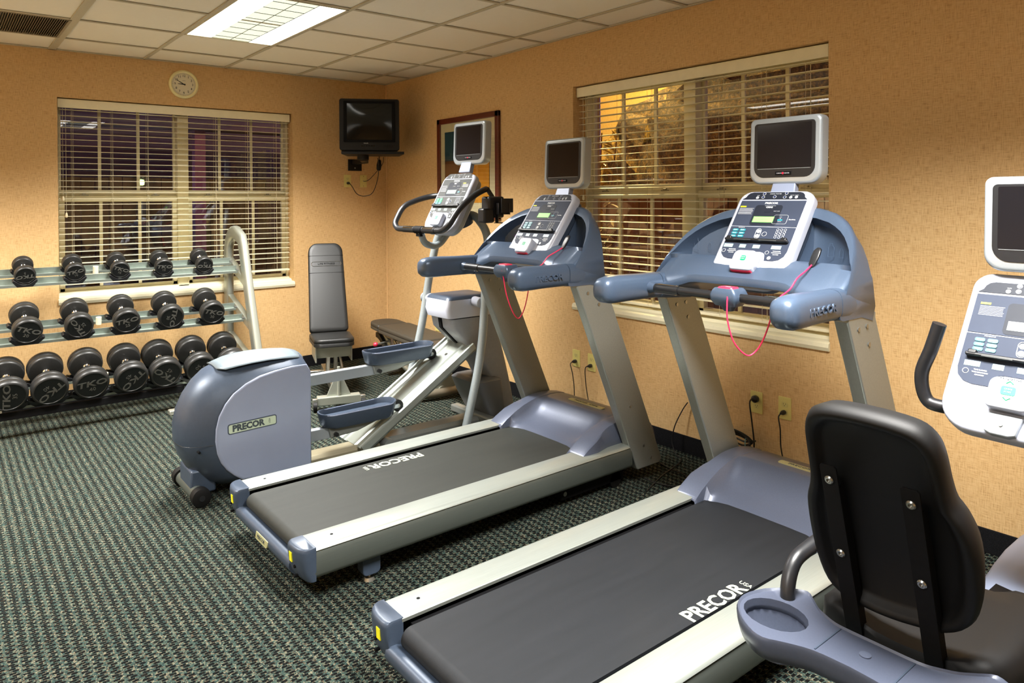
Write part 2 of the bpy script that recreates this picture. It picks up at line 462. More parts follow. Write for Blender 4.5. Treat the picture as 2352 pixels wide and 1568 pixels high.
# ------------------------------------------------------------------ windows and blinds
def glass_mat():
    s = NT('window_glass')
    tr_ = s.node('ShaderNodeBsdfTransparent'); gl = s.node('ShaderNodeBsdfGlossy'); gl.inputs['Roughness'].default_value = 0.0
    fr = s.node('ShaderNodeLayerWeight'); fr.inputs['Blend'].default_value = 0.5
    f = s.math('MULTIPLY_ADD', s.math('POWER', fr.outputs['Facing'], 4.0), 0.8, 0.06)
    mx = s.node('ShaderNodeMixShader'); s.link(f, mx.inputs[0]); s.link(tr_.outputs[0], mx.inputs[1]); s.link(gl.outputs[0], mx.inputs[2])
    s.link(mx.outputs[0], s.out.inputs[0])
    return s.m
M['glass'] = glass_mat()
M['pull'] = pm('cord_pull', (226, 214, 178), 0.4)
def window(n, mp, a0, w):
    """mp(a, d, z): a along the wall to the right, d outward, z up; n: number"""
    def BX(b, a_0, a_1, d0, d1, z0, z1):
        p, q = mp(a_0, d0, z0), mp(a_1, d1, z1)
        b.bx(min(p[0], q[0]), max(p[0], q[0]), min(p[1], q[1]), max(p[1], q[1]), min(p[2], q[2]), max(p[2], q[2]))
    zb, zt = ZB, ZT
    f = MB()
    zs = 0.80
    BX(f, a0, a0+0.022, 0.115, 0.215, zb, zt); BX(f, a0+w-0.022, a0+w, 0.115, 0.215, zb, zt)
    BX(f, a0, a0+w, 0.115, 0.215, zt-0.03, zt)
    BX(f, a0+0.838, a0+0.922, 0.10, 0.215, zb, zt)
    BX(f, a0, a0+w, 0.10, 0.215, zb, zs)
    root = struct(f.build('window_%d' % n, M['vinyl'], smooth=0, bevel=0.004))
    # sill: a rounded stool running out to the wall face
    s = MB(); prof = [(-0.012, zb-0.03), (-0.018, zb-0.012), (-0.014, zb+0.006), (0.0, zb+0.014), (0.045, zb+0.016), (0.06, zb+0.03), (0.10, zb+0.034), (0.115, zb+0.05), (0.13, zb+0.05), (0.13, zb-0.0), (0.0, zb-0.0), (0.0, zb-0.03)]
    s.loft([[Vector(mp(a, d, z)) for d, z in prof] for a in (a0-0.004, a0+w+0.004)])
    s.build('window_sill', M['vinyl'], root, smooth=30)
    for k, (l, r) in enumerate(((0.022, 0.838), (0.922, w-0.022))):
        # upper sash (outer track)
        u = MB(); L, R = a0+l, a0+r
        BX(u, L, L+0.018, 0.165, 0.195, 1.51, zt-0.03); BX(u, R-0.018, R, 0.165, 0.195, 1.51, zt-0.03)
        BX(u, L, R, 0.165, 0.195, zt-0.055, zt-0.03); BX(u, L, R, 0.16, 0.195, 1.518, 1.562)
        s_ = u.build('upper_sash', M['vinyl'], root, smooth=0, bevel=0.003)
        lo = MB()
        BX(lo, L, L+0.034, 0.125, 0.158, zs, 1.51); BX(lo, R-0.034, R, 0.125, 0.158, zs, 1.51)
        BX(lo, L, R, 0.12, 0.158, 1.472, 1.518); BX(lo, L, R, 0.125, 0.158, zs, zs+0.03)
        lw = lo.build('lower_sash', M['vinyl'], root, smooth=0, bevel=0.003)
        ms = (0.295, 0.565) if k == 0 else (1.19, 1.458)
        for mm in ms:
            q = MB(); BX(q, a0+mm-0.011, a0+mm+0.011, 0.172, 0.186, 1.562, zt-0.055); q.build('muntin', M['vinyl'], s_, smooth=0)
            q = MB(); BX(q, a0+mm-0.011, a0+mm+0.011, 0.132, 0.146, zs+0.03, 1.472); q.build('muntin', M['vinyl'], lw, smooth=0)
        q = MB(); BX(q, L+0.012, R-0.012, 0.178, 0.180, 1.55, zt-0.045); q.build('window_pane', M['glass'], s_, smooth=0)
        q = MB(); BX(q, L+0.03, R-0.03, 0.138, 0.140, zs+0.02, 1.48); q.build('window_pane', M['glass'], lw, smooth=0)
        for aa in (L+0.16, R-0.16):
            q = MB(); BX(q, aa-0.03, aa+0.03, 0.118, 0.124, 1.518, 1.526); BX(q, aa-0.012, aa+0.012, 0.116, 0.13, 1.524, 1.534)
            q.build('sash_latch', M['steelw'], lw, bevel=0.002, smooth=0)
    return root
def blind(mp, a0, w, label, zbot, cord_a, tdrop):
    o0 = mp(a0+w/2, 0.07, ZT)
    t = thing('venetian_blind', label, 'blind', o0)
    O = Vector(o0)
    def P(a, d, z): return Vector(mp(a, d, z))-O
    def BX(b, a_0, a_1, d0, d1, z0, z1, tilt=None):
        p, q = P(a_0, d0, z0), P(a_1, d1, z1)
        b.bx(min(p[0], q[0]), max(p[0], q[0]), min(p[1], q[1]), max(p[1], q[1]), min(p[2], q[2]), max(p[2], q[2]))
    b = MB(); BX(b, a0+0.004, a0+w-0.014, 0.028, 0.04, 2.160, 2.226); b.build('valance', M['blind'], t, bevel=0.004)
    b = MB(); BX(b, a0+0.01, a0+w-0.02, 0.045, 0.095, 2.175, 2.225); b.build('head_rail', M['steelw'], t, bevel=0.002)
    pitch = 0.0436; z = 2.150; sl = None; n = 0
    zs = []
    while z > zbot+0.03:
        zs.append(z); z -= pitch
    for k, z in enumerate(zs):
        if sl is None:
            b = MB(); ring = []
            for j in range(5):
                x = -1+j/2; ring.append((x*0.0245, 0.0022*(1-x*x)))
            pr = [(d, h+0.0013) for d, h in ring]+[(d, h-0.0013) for d, h in ring[::-1]]
            b.loft([[Vector(mp(a, d, h))-Vector(mp(0, 0, 0)) for d, h in pr] for a in (-(w-0.03)/2, (w-0.03)/2)])
            o = b.build('slat', M['blind'], t, smooth=30); sl = o
        else:
            o = bpy.data.objects.new('slat', sl.data); COL.objects.link(o); o.parent = t
        o.location = P(a0+w/2-0.003, 0.07, z+random.uniform(-.0008, .0008))
        tl = random.uniform(-0.03, 0.03)+0.02
        ax = Vector(mp(1, 0, 0))-Vector(mp(0, 0, 0))
        o.rotation_euler = Matrix.Rotation(tl, 3, ax).to_euler()
    b = MB(); BX(b, a0+0.012, a0+w-0.018, 0.047, 0.093, zbot-0.008, zbot+0.008); b.build('bottom_rail', M['blind'], t, bevel=0.003)
    for aa in (0.096, 0.358, 0.606, 1.12, 1.384, 1.63):
        b = MB()
        for d in (0.044, 0.096): b.cyl(P(a0+aa, d, 2.17), P(a0+aa, d, zbot), 0.0009, n=5)
        for z in zs: b.cyl(P(a0+aa, 0.044, z-0.004), P(a0+aa, 0.096, z-0.004), 0.0007, n=4)
        b.build('ladder_cord', M['cord'], t)
        b = MB(); b.cyl(P(a0+aa+0.012, 0.07, 2.17), P(a0+aa+0.012, 0.07, zbot), 0.0011, n=5); b.build('lift_cord', M['cord'], t)
    for aa, zz in zip(cord_a, tdrop):
        b = MB(); b.cyl(P(a0+aa, 0.036, 2.17), P(a0+aa, 0.036, zz), 0.0013, n=6); cd_ = b.build('pull_cord', M['cord'], t)
        b = MB(); b.lathe([(0.002, 0.0), (0.006, -0.006), (0.009, -0.022), (0.0075, -0.034), (0.003, -0.038)], P(a0+aa, 0.036, zz), (0, 0, 1), n=12)
        b.build('tassel', M['pull'], cd_)
    return t
mp1 = lambda a, d, z: (a, d, z)
mp2 = lambda a, d, z: (d, -a, z)
window(1, mp1, W1[0], W1[1]-W1[0]); window(2, mp2, -W2[1], W2[1]-W2[0])
blind(mp1, W1[0], W1[1]-W1[0], 'cream horizontal slat blind in the window behind the dumbbell rack', 0.868, (0.036, 0.056), (1.515, 1.395))
blind(mp2, -W2[1], W2[1]-W2[0], 'cream horizontal slat blind in the window behind the treadmills', 0.812, (0.060, 0.085), (1.50, 1.42))
# ================================================================== materials: machines
M['blue'] = pm('blue_grey_plastic', (73, 88, 109), 0.31, metal=0.25, noise=0.05, nscale=300, bump=0.04, bscale=900, rvar=0.06)
M['trayc'] = pm('tray_plastic', (70, 76, 92), 0.36, metal=0.15, noise=0.05, nscale=200)
M['hood'] = pm('motor_cover_plastic', (86, 93, 111), 0.30, metal=0.25, noise=0.05, nscale=200, rvar=0.08)
M['bluedark'] = pm('dark_blue_plastic', (60, 71, 87), 0.4, metal=0.2, noise=0.05)
M['lav'] = pm('pale_lavender_panel', (138, 148, 172), 0.36, metal=0.1, noise=0.03, nscale=6)
M['silver'] = pm('silver_paint', (166, 174, 180), 0.3, metal=0.45, noise=0.03, nscale=300)
M['white'] = pm('white_console_plastic', (170, 175, 189), 0.3, noise=0.02)
M['alu'] = pm('brushed_aluminium', (174, 181, 175), 0.38, metal=0.65, noise=0.05, nscale=8, streak=(1, 60, 60), rvar=0.1)
M['aluside'] = pm('aluminium_side_shaded', (96, 102, 97), 0.38, metal=0.55, noise=0.05, nscale=8, streak=(1, 60, 60))  # darker copy of the aluminium, shade of upright faces put into the colour
M['upright'] = pm('upright_paint', (138, 142, 138), 0.34, metal=0.45, noise=0.04, nscale=120)
M['legs'] = pm('leg_paint', (146, 156, 160), 0.34, metal=0.2, noise=0.04, nscale=120)
M['black'] = pm('black_plastic', (26, 27, 30), 0.38, noise=0.1)
M['blackm'] = pm('black_matt', (10, 10, 12), 0.7, noise=0.2, spec=0.15)
M['rubber'] = pm('black_rubber_foam', (7, 7, 8), 0.58, spec=0.28, noise=0.12, nscale=200, bump=0.1, bscale=700)
M['screen'] = pm('screen_glass', (22, 21, 24), 0.12, spec=0.4)
M['chrome'] = pm('chrome', (205, 205, 205), 0.12, metal=1.0)
M['steel'] = pm('polished_steel', (178, 176, 168), 0.3, metal=0.85, noise=0.06)
M['bolt'] = pm('bolt_steel', (150, 150, 146), 0.3, metal=0.9)
M['red'] = pm('red_plastic', (214, 44, 74), 0.35, noise=0.05)
M['redcord'] = pm('red_cord', (226, 42, 84), 0.5)
M['panel'] = pm('console_overlay', (50, 57, 73), 0.6, spec=0.2, noise=0.04, nscale=20)
M['panelg'] = pm('console_overlay_grey', (66, 68, 68), 0.6, spec=0.2, noise=0.04, nscale=20)
M['paneldk'] = pm('console_overlay_dark', (30, 34, 44), 0.5, spec=0.2, noise=0.04)
M['lcdgreen'] = emis('lit_lcd', (0.13, 0.42, 0.08, 1), 0.55)
M['lcdline'] = emis('lit_lcd_rows', (0.35, 0.9, 0.25, 1), 0.6)
M['lcdoff'] = pm('lcd_off', (132, 150, 142), 0.2)
M['lcdsm'] = pm('lcd_strip', (150, 182, 180), 0.25, noise=0.1, nscale=500)
M['printw'] = pm('white_print', (184, 188, 192), 0.5)
M['printy'] = pm('yellow_sticker', (226, 224, 30), 0.5)
M['printk'] = pm('dark_print', (56, 66, 72), 0.5)
M['teal'] = pm('teal_keys', (40, 128, 140), 0.35)
M['green'] = emis('green_key', (0.0, 0.34, 0.11, 1), 0.3)
M['navy'] = pm('navy_keys', (26, 40, 78), 0.3)
M['badge'] = pm('badge_plate', (186, 200, 178), 0.35, metal=0.3)
M['badge2'] = pm('badge_plate_gold', (190, 188, 140), 0.35, metal=0.4)
M['etch'] = pm('etched_line', (70, 88, 112), 0.5)
M['purple'] = pm('purple_leaflet', (112, 40, 140), 0.5, noise=0.2, nscale=40)
def belt_mat(name, c0, c1):
    s = NT(name); co = s.coord()
    f = s.noise(s.mapping(co, (1.5, 14, 14)), 2.0, 4, 0.6); g = s.noise(co, 700, 2)
    c = s.mix(f, srgb(*c0), srgb(*c1)); s.link(c, s.b.inputs['Base Color'])
    s.b.inputs['Roughness'].default_value = 0.6; s.b.inputs['Specular IOR Level'].default_value = 0.25
    s.bump(g, 0.35, 0.0008); return s.m
M['belt'] = belt_mat('running_belt_brown', (38, 40, 38), (50, 52, 49))
M['belt2'] = belt_mat('running_belt_black', (22, 25, 28), (33, 35, 39))

class Face:
    """a flat frame: o centre, A to the viewer's right, B up, N out"""
    def __init__(s, o, A, B): s.o, s.A, s.B = Vector(o), Vector(A).normalized(), Vector(B).normalized(); s.N = s.A.cross(s.B)
    def p(s, a, b, n=0): return s.o+s.A*a+s.B*b+s.N*n
    def prism(s, mb, poly, n0, n1): return mb.prism(poly, s.o, s.A, s.B, n0, n1)
def off(poly, dx, dy): return [(x+dx, y+dy) for x, y in poly]
def box_poly(x0, x1, y0, y1): return [(x0, y0), (x1, y0), (x1, y1), (x0, y1)]
def ringpts(F, poly, n): return [F.p(a, b, n) for a, b in poly]
def shrink(poly, k):
    cx = sum(p[0] for p in poly)/len(poly); cy = sum(p[1] for p in poly)/len(poly)
    xs = max(abs(p[0]-cx) for p in poly); ys = max(abs(p[1]-cy) for p in poly)
    return [(cx+(x-cx)*(xs-k)/xs, cy+(y-cy)*(ys-k)/ys) for x, y in poly]
def soft_slab(F, poly, n0, n1, r, k=3):
    """outline extruded from n0 to n1 with rounded front edge"""
    mb = MB(); rings = [ringpts(F, shrink(poly, r*0.6), n0), ringpts(F, poly, n0+r*0.6)]
    for i in range(k+1):
        a = PI/2*i/k
        rings.append(ringpts(F, shrink(poly, r*(1-math.cos(a))), n1-r+r*math.sin(a)))
    mb.loft(rings); return mb

def tv_head(root, F, w=0.315, h=0.275, depth=0.06, mat='silver'):
    """small personal screen on top of a console"""
    out = rrect(w, h, (0.022, 0.022, 0.05, 0.05), 6)
    sh = soft_slab(F, out, -depth, 0.0, 0.012).build('screen_housing', M[mat], root, smooth=40)
    inn = off(rrect(w-0.048, h-0.05, (0.014, 0.014, 0.045, 0.045), 6), 0, 0.003)
    b = MB(); F.prism(b, inn, -0.003, 0.002); bz = b.build('screen_bezel', M['black'], sh, smooth=40, bevel=0.001)
    b = MB(); F.prism(b, off(rrect(w-0.078, h-0.095, 0.004, 2), 0, 0.018), 0.002, 0.0026); b.build('screen', M['screen'], sh, smooth=0)
    b = MB(); F.prism(b, box_poly(-(w-0.084)/2, (w-0.084)/2, -0.0745, -0.073), 0.002, 0.0032); b.build('screen_ledge', M['silver'], sh, smooth=0)
    b = MB(); F.prism(b, box_poly(-0.034, 0.034, -0.1, -0.086), 0.002, 0.0045); b.build('badge', M['blackm'], sh, smooth=0)
    b = MB(); b.cyl(F.p(0, -0.093, 0.004), F.p(0, -0.093, 0.006), 0.0045, n=12); b.build('badge_dot', M['red'], sh)
    text('badge_lettering', 'CARDIO    THEATER', 0.0062, M['printw'], sh, F.p(0, -0.093, 0.0045), F.A, F.B)
    b = MB(); F.prism(b, off(rrect(w*0.8, h*0.75, 0.03, 4), 0, -0.01), -depth-0.02, -depth+0.005); b.build('screen_back', M[mat], sh, smooth=30, bevel=0.008)
    return sh

def console(root, F, w=0.325, h=0.41, style='treadmill', depth=0.05):
    """tilted display console; returns the housing"""
    P = M['panel'] if style != 'elliptical' else M['panelg']
    out = rrect(w, h, (0.05, 0.05, 0.095, 0.095), 7)
    out = off(rrect(w, h+0.035, (0.05, 0.05, 0.085, 0.085), 7), 0, -0.0175)
    H_ = soft_slab(F, out, -depth, 0.0, 0.016, 4).build('console_housing', M['white'], root, smooth=45)
    b = MB(); F.prism(b, shrink(out, 0.012), -depth-0.035, -depth+0.012); b.build('console_back', M['bluedark'] if style == 'treadmill' else M['silver'], H_, smooth=30, bevel=0.01)
    iw = w-0.044
    def plate(poly, n, mat, name='overlay', t=0.0008):
        q = MB(); F.prism(q, poly, n-0.002, n+t); return q.build(name, mat, H_, smooth=40)
    # top arc
    arc = [(-iw/2, 0.158), (iw/2, 0.158)]+[(iw/2-0.012-0.03*(1-math.cos(math.radians(a)))*0.9, 0.163+0.030*math.sin(math.radians(a))) for a in (10, 35, 60, 90)]+[(-(iw/2-0.012-0.03*(1-math.cos(math.radians(a)))*0.9), 0.163+0.030*math.sin(math.radians(a))) for a in (90, 60, 35, 10)]
    plate(arc, 0.001, M['paneldk'] if style != 'elliptical' else P)
    # main overlay
    plate(box_poly(-iw/2, iw/2, 0.027, 0.151), 0.001, P)
    # lower overlay with cut-out for the control pod
    lo = [(-iw/2, 0.023), (iw/2, 0.023), (iw/2, -0.085)]
    for a in (0, 30, 60, 90): lo.append((iw/2-0.045+0.045*math.cos(math.radians(a)), -0.085-0.045*math.sin(math.radians(a))))
    lo += [(0.062, -0.13)]
    for a in (0, 30, 60, 90): lo.append((0.032+0.026*math.cos(math.radians(a)), -0.113+0.022*math.sin(math.radians(a))))
    for a in (90, 120, 150, 180): lo.append((-0.032+0.026*math.cos(math.radians(a)), -0.113+0.022*math.sin(math.radians(a))))
    lo += [(-0.062, -0.13)]
    for a in (90, 60, 30, 0): lo.append((-(iw/2-0.045+0.045*math.cos(math.radians(a))), -0.085-0.045*math.sin(math.radians(a))))
    lo = lo[::-1]
    plate(lo, 0.001, P)
    # lcd window
    plate(rrect(0.115, 0.10, 0.01, 4) if 0 else off(rrect(0.118, 0.098, 0.012, 4), -0.006, 0.080), 0.0018, M['paneldk'], 'display_surround')
    lc = plate(box_poly(-0.055, 0.035, 0.044, 0.072), 0.0028, M['lcdgreen'] if style == 'treadmill' else M['lcdoff'], 'lcd')
    if style == 'treadmill':
        for k in range(6): plate(box_poly(-0.052, 0.034, 0.0465+k*0.0043, 0.0478+k*0.0043), 0.0036, M['lcdline'], 'lcd_row', 0.0003)
    plate(box_poly(-0.018, 0.008, 0.094, 0.103), 0.0028, M['paneldk'] if style != 'elliptical' else M['black'], 'heart_display')
    def outl(poly, n, mat, r=0.0007, name='outline'):
        q = MB(); q.tube([F.p(a, b, n) for a, b in poly], r, 5, closed=True); return q.build(name, mat, H_)
    outl(off(rrect(0.06, 0.042, 0.007, 3), 0.062, 0.060), 0.0022, M['printw'])
    T = lambda s, a, b, sz, m='printw', **k: text('lettering', s, sz, M[m], H_, F.p(a, b, 0.0018), F.A, F.B, **k)
    T('PRECOR', -0.002, 0.138, 0.0125, bold=0.0006, sx=1.2)
    q = MB(); F.prism(q, box_poly(-0.026, 0.022, 0.1245, 0.1255), 0.002, 0.003); q.build('rule', M['printw'], H_, smooth=0)
    T('C954i' if style == 'treadmill' else 'EFX', -0.004, 0.1175, 0.009, bold=0.0006, sx=1.3)
    T('HEART RATE', 0.034, 0.099, 0.0045); T('SmartRate', 0.112, 0.060, 0.0065, bold=0.0003)
    for k, s in enumerate(('FAT', 'HR', 'TIME', 'CARDIO')): T(s, 0.062, 0.071-0.007*k, 0.0042)
    plate(box_poly(0.052, 0.072, 0.0535, 0.0605), 0.0024, M['teal'], 'indicator')
    # warning text
    wa = (-0.135, -0.07) if style != 'elliptical' else (0.072, 0.13)
    plate(box_poly(wa[0], wa[0]+0.026, 0.118, 0.124), 0.0022, M['printy'], 'warning_flag')
    for k in range(7 if style != 'elliptical' else 5):
        plate(box_poly(wa[0], wa[1]-random.uniform(0, 0.008), 0.1118-0.0046*k, 0.1132-0.0046*k), 0.002, M['printw'], 'print_line', 0.0002)
    if style == 'elliptical':
        for k in range(5):
            plate(box_poly(-0.128, -0.072-random.uniform(0, .01), 0.101-0.0095*k, 0.1035-0.0095*k), 0.002, M['printw'], 'print_line', 0.0002)
    # keys
    T('PROGRAMS', -0.09, 0.018, 0.0055)
    for i in range(2):
        for j in range(3):
            c = (-0.112+i*0.032, 0.005-j*0.0145)
            plate(off(rrect(0.026, 0.0115, 0.0045, 3), *c), 0.003, M['teal'] if style != 'elliptical' else M['green'] if j < 2 else M['teal'], 'program_key', 0.001)
            plate(off(rrect(0.017, 0.003, 0.001, 2), *c), 0.0044, M['printw'], 'key_mark', 0.0003)
    outl(off(rrect(0.021, 0.046, 0.0105, 4), -0.008, -0.009), 0.0028, M['printw'], 0.0011)
    def key(a, b, r, mt='navy', rim='printw'):
        q = MB(); q.cyl(F.p(a, b, 0.001), F.p(a, b, 0.0036), r, r*0.85, n=14); q.build('round_key', M[mt], H_)
        q = MB(); q.tube([F.p(a+r*1.15*math.cos(t*PI/7), b+r*1.15*math.sin(t*PI/7), 0.0022) for t in range(14)], 0.0009, 5, closed=True); q.build('key_ring', M[rim], H_)
    key(-0.008, 0.0015, 0.0068, 'printw'); key(-0.008, -0.020, 0.0068, 'printw'); key(0.020, -0.010, 0.0085, 'panel')
    for i in range(3):
        for j in range(4): key(0.070+i*0.0155, 0.012-j*0.0115, 0.0042, 'panel')
    for a, b in ((-0.05, 0.185), (-0.05, 0.168), (0.0, 0.170), (0.046, 0.187), (0.044, 0.168)): key(a, b, 0.0055, 'navy' if style != 'elliptical' else 'panelg')
    for a, b in ((-0.075, 0.166), (0.07, 0.167), (0.093, 0.168)): key(a, b, 0.005, 'printw', 'printw')
    T('MUTE', -0.074, 0.176, 0.0042); T('CLOSED CAPTION', 0.083, 0.177, 0.0042); T('CARDIO THEATER', 0.0, 0.184, 0.0062)
    # small read-outs
    for a, wd in ((-0.116, 0.04), (-0.052, 0.028), (0.008, 0.030), (0.092, 0.040)):
        plate(box_poly(a-wd/2, a+wd/2, -0.078, -0.062), 0.002, M['lcdsm'] if style != 'elliptical' else M['lcdoff'], 'readout')
    key(-0.128, -0.094, 0.0065, 'panel'); key(0.062, -0.094, 0.0065, 'panel'); key(0.078, -0.118, 0.0085, 'printw', 'panel')
    for a in (-0.092, 0.1):
        for k, s in enumerate(('TIME ELAPSED', 'TIME REMAINING', 'CALORIES')): T(s, a, -0.087-0.0075*k, 0.0052, bold=0.0002)
    # reading ledge
    q = MB(); q.box(F.p(0, -0.046, 0.010), (0.01, 0.018, 0.27), Matrix((F.B, F.N, F.A)).transposed())
    lg = q.build('reading_ledge', M['black'], H_, bevel=0.003)
    for sx in (-1, 1):
        q = MB(); q.box(F.p(sx*0.118, -0.04, 0.013), (0.014, 0.014, 0.022), Matrix((F.B, F.N, F.A)).transposed()); q.build('ledge_clip', M['black'], lg, bevel=0.003)
        q = MB(); q.box(F.p(sx*0.055, -0.0495, 0.0125), (0.003, 0.0135, 0.075), Matrix((F.B, F.N, F.A)).transposed()); q.build('ledge_slot', M['panelg'], lg, smooth=0)
    # control pod
    F2 = Face(F.p(-0.004, -0.150, 0), F.A, F.B)
    pod = rrect(0.098, 0.088, (0.022, 0.022, 0.014, 0.014), 5)
    sl = soft_slab(F2, pod, -0.004, 0.034, 0.006).build('control_pod', M['white'], H_, smooth=45)
    if style == 'treadmill':
        q = MB(); F2.prism(q, off(rrect(0.088, 0.018, 0.004, 3), 0, -0.0365), 0.004, 0.026); q.build('stop_bar', M['red'], H_, smooth=30, bevel=0.003)
    gk = (0.034, 0.024) if style == 'bike' else (0.022, 0.022)
    q = MB(); F2.prism(q, off(rrect(gk[0], gk[1], 0.005, 3), 0, 0.006), 0.034, 0.0352); q.build('start_key', M['green'], H_, smooth=30)
    for k, s in enumerate(('QUICK', 'START')): text('lettering', s, 0.006, M['printw'], H_, F2.p(0, 0.010-0.008*k, 0.0352), F.A, F.B)
    if style == 'bike':
        text('lettering', 'RESISTANCE', 0.009, M['printk'], H_, F2.p(0, 0.040, 0.0342), F.A, F.B)
        for sg in (1, -1):
            q = MB(); q.tube([F2.p(-0.008, 0.006+sg*0.020, 0.0347), F2.p(0, 0.006+sg*0.027, 0.0347), F2.p(0.008, 0.006+sg*0.020, 0.0347)], 0.0012, 5); q.build('arrow_mark', M['green'], H_)
            q = MB(); q.tube([F2.p(0.009*math.cos(t*PI/8), 0.006+sg*0.0235+0.009*math.sin(t*PI/8), 0.0344) for t in range(16)], 0.0004, 4, closed=True); q.build('key_ring', M['panelg'], H_)
    return H_
# ================================================================== treadmills
def treadmill(loc, rz, label, group, beltmat, txt, lany, leaflet=False):
    t = thing('treadmill', label, 'treadmill', loc, rz, group)
    # ---- deck
    prof = [(.284, .208), (.282, .219), (.288, .222), (.392, .222), (.402, .218), (.407, .209), (.400, .207), (.400, .196)]
    sp = [(.372, .196), (.403, .203), (.408, .19), (.409, .125), (.402, .110), (.392, .104), (.365, .104), (.365, .09)]
    for s in (1, -1):
        b = MB(); b.loft([[Vector((u, s*v, z)) for v, z in prof] for u in (.012, 1.715)]); fr = b.build('foot_rail', M['alu'], t, smooth=40)
        b = MB(); b.loft([[Vector((u, s*v, z)) for v, z in sp] for u in (.012, 1.715)]); b.build('side_panel', M['aluside'], t, smooth=40)
        for uu_ in (.105,):
            b = MB(); b.cyl((uu_, s*.345, .2215), (uu_, s*.345, .2228), .006, n=10); b.build('screw', M['blackm'], fr)
        # dark gap beside the belt
        b = MB(); b.bx(.045, 1.55, s*.250, s*.290, .10, .193); b.build('deck_trim', M['blackm'], t, smooth=0)
        # rear corner cap
        oc = [(.016, .409), (-.006, .409), (-.022, .404), (-.034, .392), (-.042, .372), (-.046, .345), (-.047, .31), (-.045, .294), (-.038, .285), (-.02, .284), (.016, .284)]
        b = MB(); rings = []
        for z, k, kv in ((.100, .55, .985), (.112, .72, .995), (.14, .88, 1), (.175, .97, 1), (.205, 1, 1), (.216, .97, .998), (.221, .88, .992), (.2225, .75, .985)):
            rings.append([Vector((.016+(u-.016)*k, s*(.3465+(v-.3465)*kv), z)) for u, v in oc])
        b.loft(rings); cap = b.build('corner_cap', M['bluedark'], t, smooth=50)
        b = MB(); b.box((-.0455, s*.325, .178), (.004, .022, .034), Euler((0, math.radians(-3), 0))); b.build('warning_sticker', M['printy'], cap, smooth=0)
        for zz in (.135, .10):
            b = MB(); b.cyl((-.0445, s*.35, zz+.015), (-.03, s*.35, zz+.015), .006, n=10); b.build('screw', M['blackm'], cap)
        # levelling foot
        b = MB(); b.prism(rrect(.075, .085, (.004, .004, .018, .018), 3), (.26, s*.345, .070), (1, 0, 0), (0, 0, 1), -.025, .025)
        ft = b.build('foot_block', M['bluedark'], t, smooth=30, bevel=.003)
        b = MB(); b.cyl((.26, s*.345, 0), (.26, s*.345, .012), .022, .018, n=14); b.cyl((.26, s*.345, .012), (.26, s*.345, .03), .006, n=8); b.build('levelling_foot', M['steel'], ft)
        b = MB(); b.bx(1.28, 1.72, s*.30, s*.345, .03, .10); b.build('lift_beam', M['blackm'], t, bevel=.006)
        b = MB(); b.cyl((1.66, s*.30, .04), (1.66, s*.345, .04), .04, n=18); b.build('transport_wheel', M['rubber'], t)
        b = MB(); b.cyl((1.30, s*.345, .062), (1.30, s*.352, .062), .011, n=12); b.build('bolt', M['bolt'], t)
    # rear cross lip with badge
    lip = [(u_-.038, z_*.8+.034) for u_, z_ in [(.046, .138), (.030, .146), (.010, .146), (.000, .134), (-.004, .115), (.002, .092), (.018, .072), (.050, .066), (.062, .07), (.058, .10)]]
    b = MB(); b.loft([[Vector((u, v, z)) for u, z in lip] for v in (-.295, .295)]); lp = b.build('rear_lip', M['bluedark'], t, smooth=45)
    # badge on the lower slanted face
    Fb = Face((-.0405, -.02, .124), (0, -1, 0), (.16, 0, .99))
    b = MB(); Fb.prism(b, rrect(.125, .027, (.003, .003, .012, .012), 4), -.004, .0035); bd = b.build('badge', M['badge2'], lp, smooth=30)
    text('badge_lettering', 'PRECOR', .019, M['printk'], lp, Fb.p(-.004, 0, .0035), Fb.A, Fb.B, sx=1.15)
    b = MB(); b.bx(.03, 1.6, -.36, .36, .10, .168); b.build('deck', M['blackm'], t, smooth=0)
    # belt round the rollers
    poly = [(.026+.034*math.cos(a), .172+.034*math.sin(a)) for a in [PI/2+PI*k/12 for k in range(13)]]+[(1.56+.034*math.cos(a), .172+.034*math.sin(a)) for a in [-PI/2+PI*k/8 for k in range(9)]]
    b = MB(); b.loft([[Vector((u, v, z)) for u, z in poly] for v in (-.257, .257)]); bt = b.build('running_belt', beltmat, t, smooth=40)
    if txt == 'near':
        text('belt_lettering', 'PRECOR', .078, M['printprec'], bt, (.835, -.232, .206), (1, 0, 0), (0, 1, 0), bold=.0016, sx=.98)
        text('belt_lettering', 'USA', .026, M['printprec'], bt, (1.0, -.232, .206), (0, -1, 0), (1, 0, 0), sx=1.0)
    else:
        text('belt_lettering', 'PRECOR', .078, M['printprec'], bt, (.70, .202, .206), (-1, 0, 0), (0, -1, 0), bold=.0016, sx=.98)
        text('belt_lettering', 'USA', .026, M['printprec'], bt, (.537, .202, .206), (0, 1, 0), (-1, 0, 0))
    # ---- motor cover
    def interp(tab, x):
        if x <= tab[0][0]: return tab[0][1]
        for (a, p), (c, q) in zip(tab, tab[1:]):
            if x <= c:
                k = (x-a)/(c-a); return p+(q-p)*k
        return tab[-1][1]
    Rt = [(1.39, .212), (1.44, .246), (1.5, .279), (1.56, .304), (1.62, .321), (1.68, .332), (1.74, .336), (1.82, .333), (1.88, .32), (1.93, .29), (1.97, .23), (1.985, .10)]
    St = [(1.39, .19), (1.47, .197), (1.50, .212), (1.54, .224), (1.58, .239), (1.62, .262), (1.655, .292), (1.685, .318), (1.705, .333), (1.72, .3345)]
    us = [1.39, 1.41, 1.44, 1.47, 1.5, 1.53, 1.56, 1.59, 1.62, 1.65, 1.675, 1.69, 1.705, 1.72, 1.76, 1.80, 1.84, 1.88, 1.91, 1.94, 1.96, 1.975, 1.985]
    rings = []
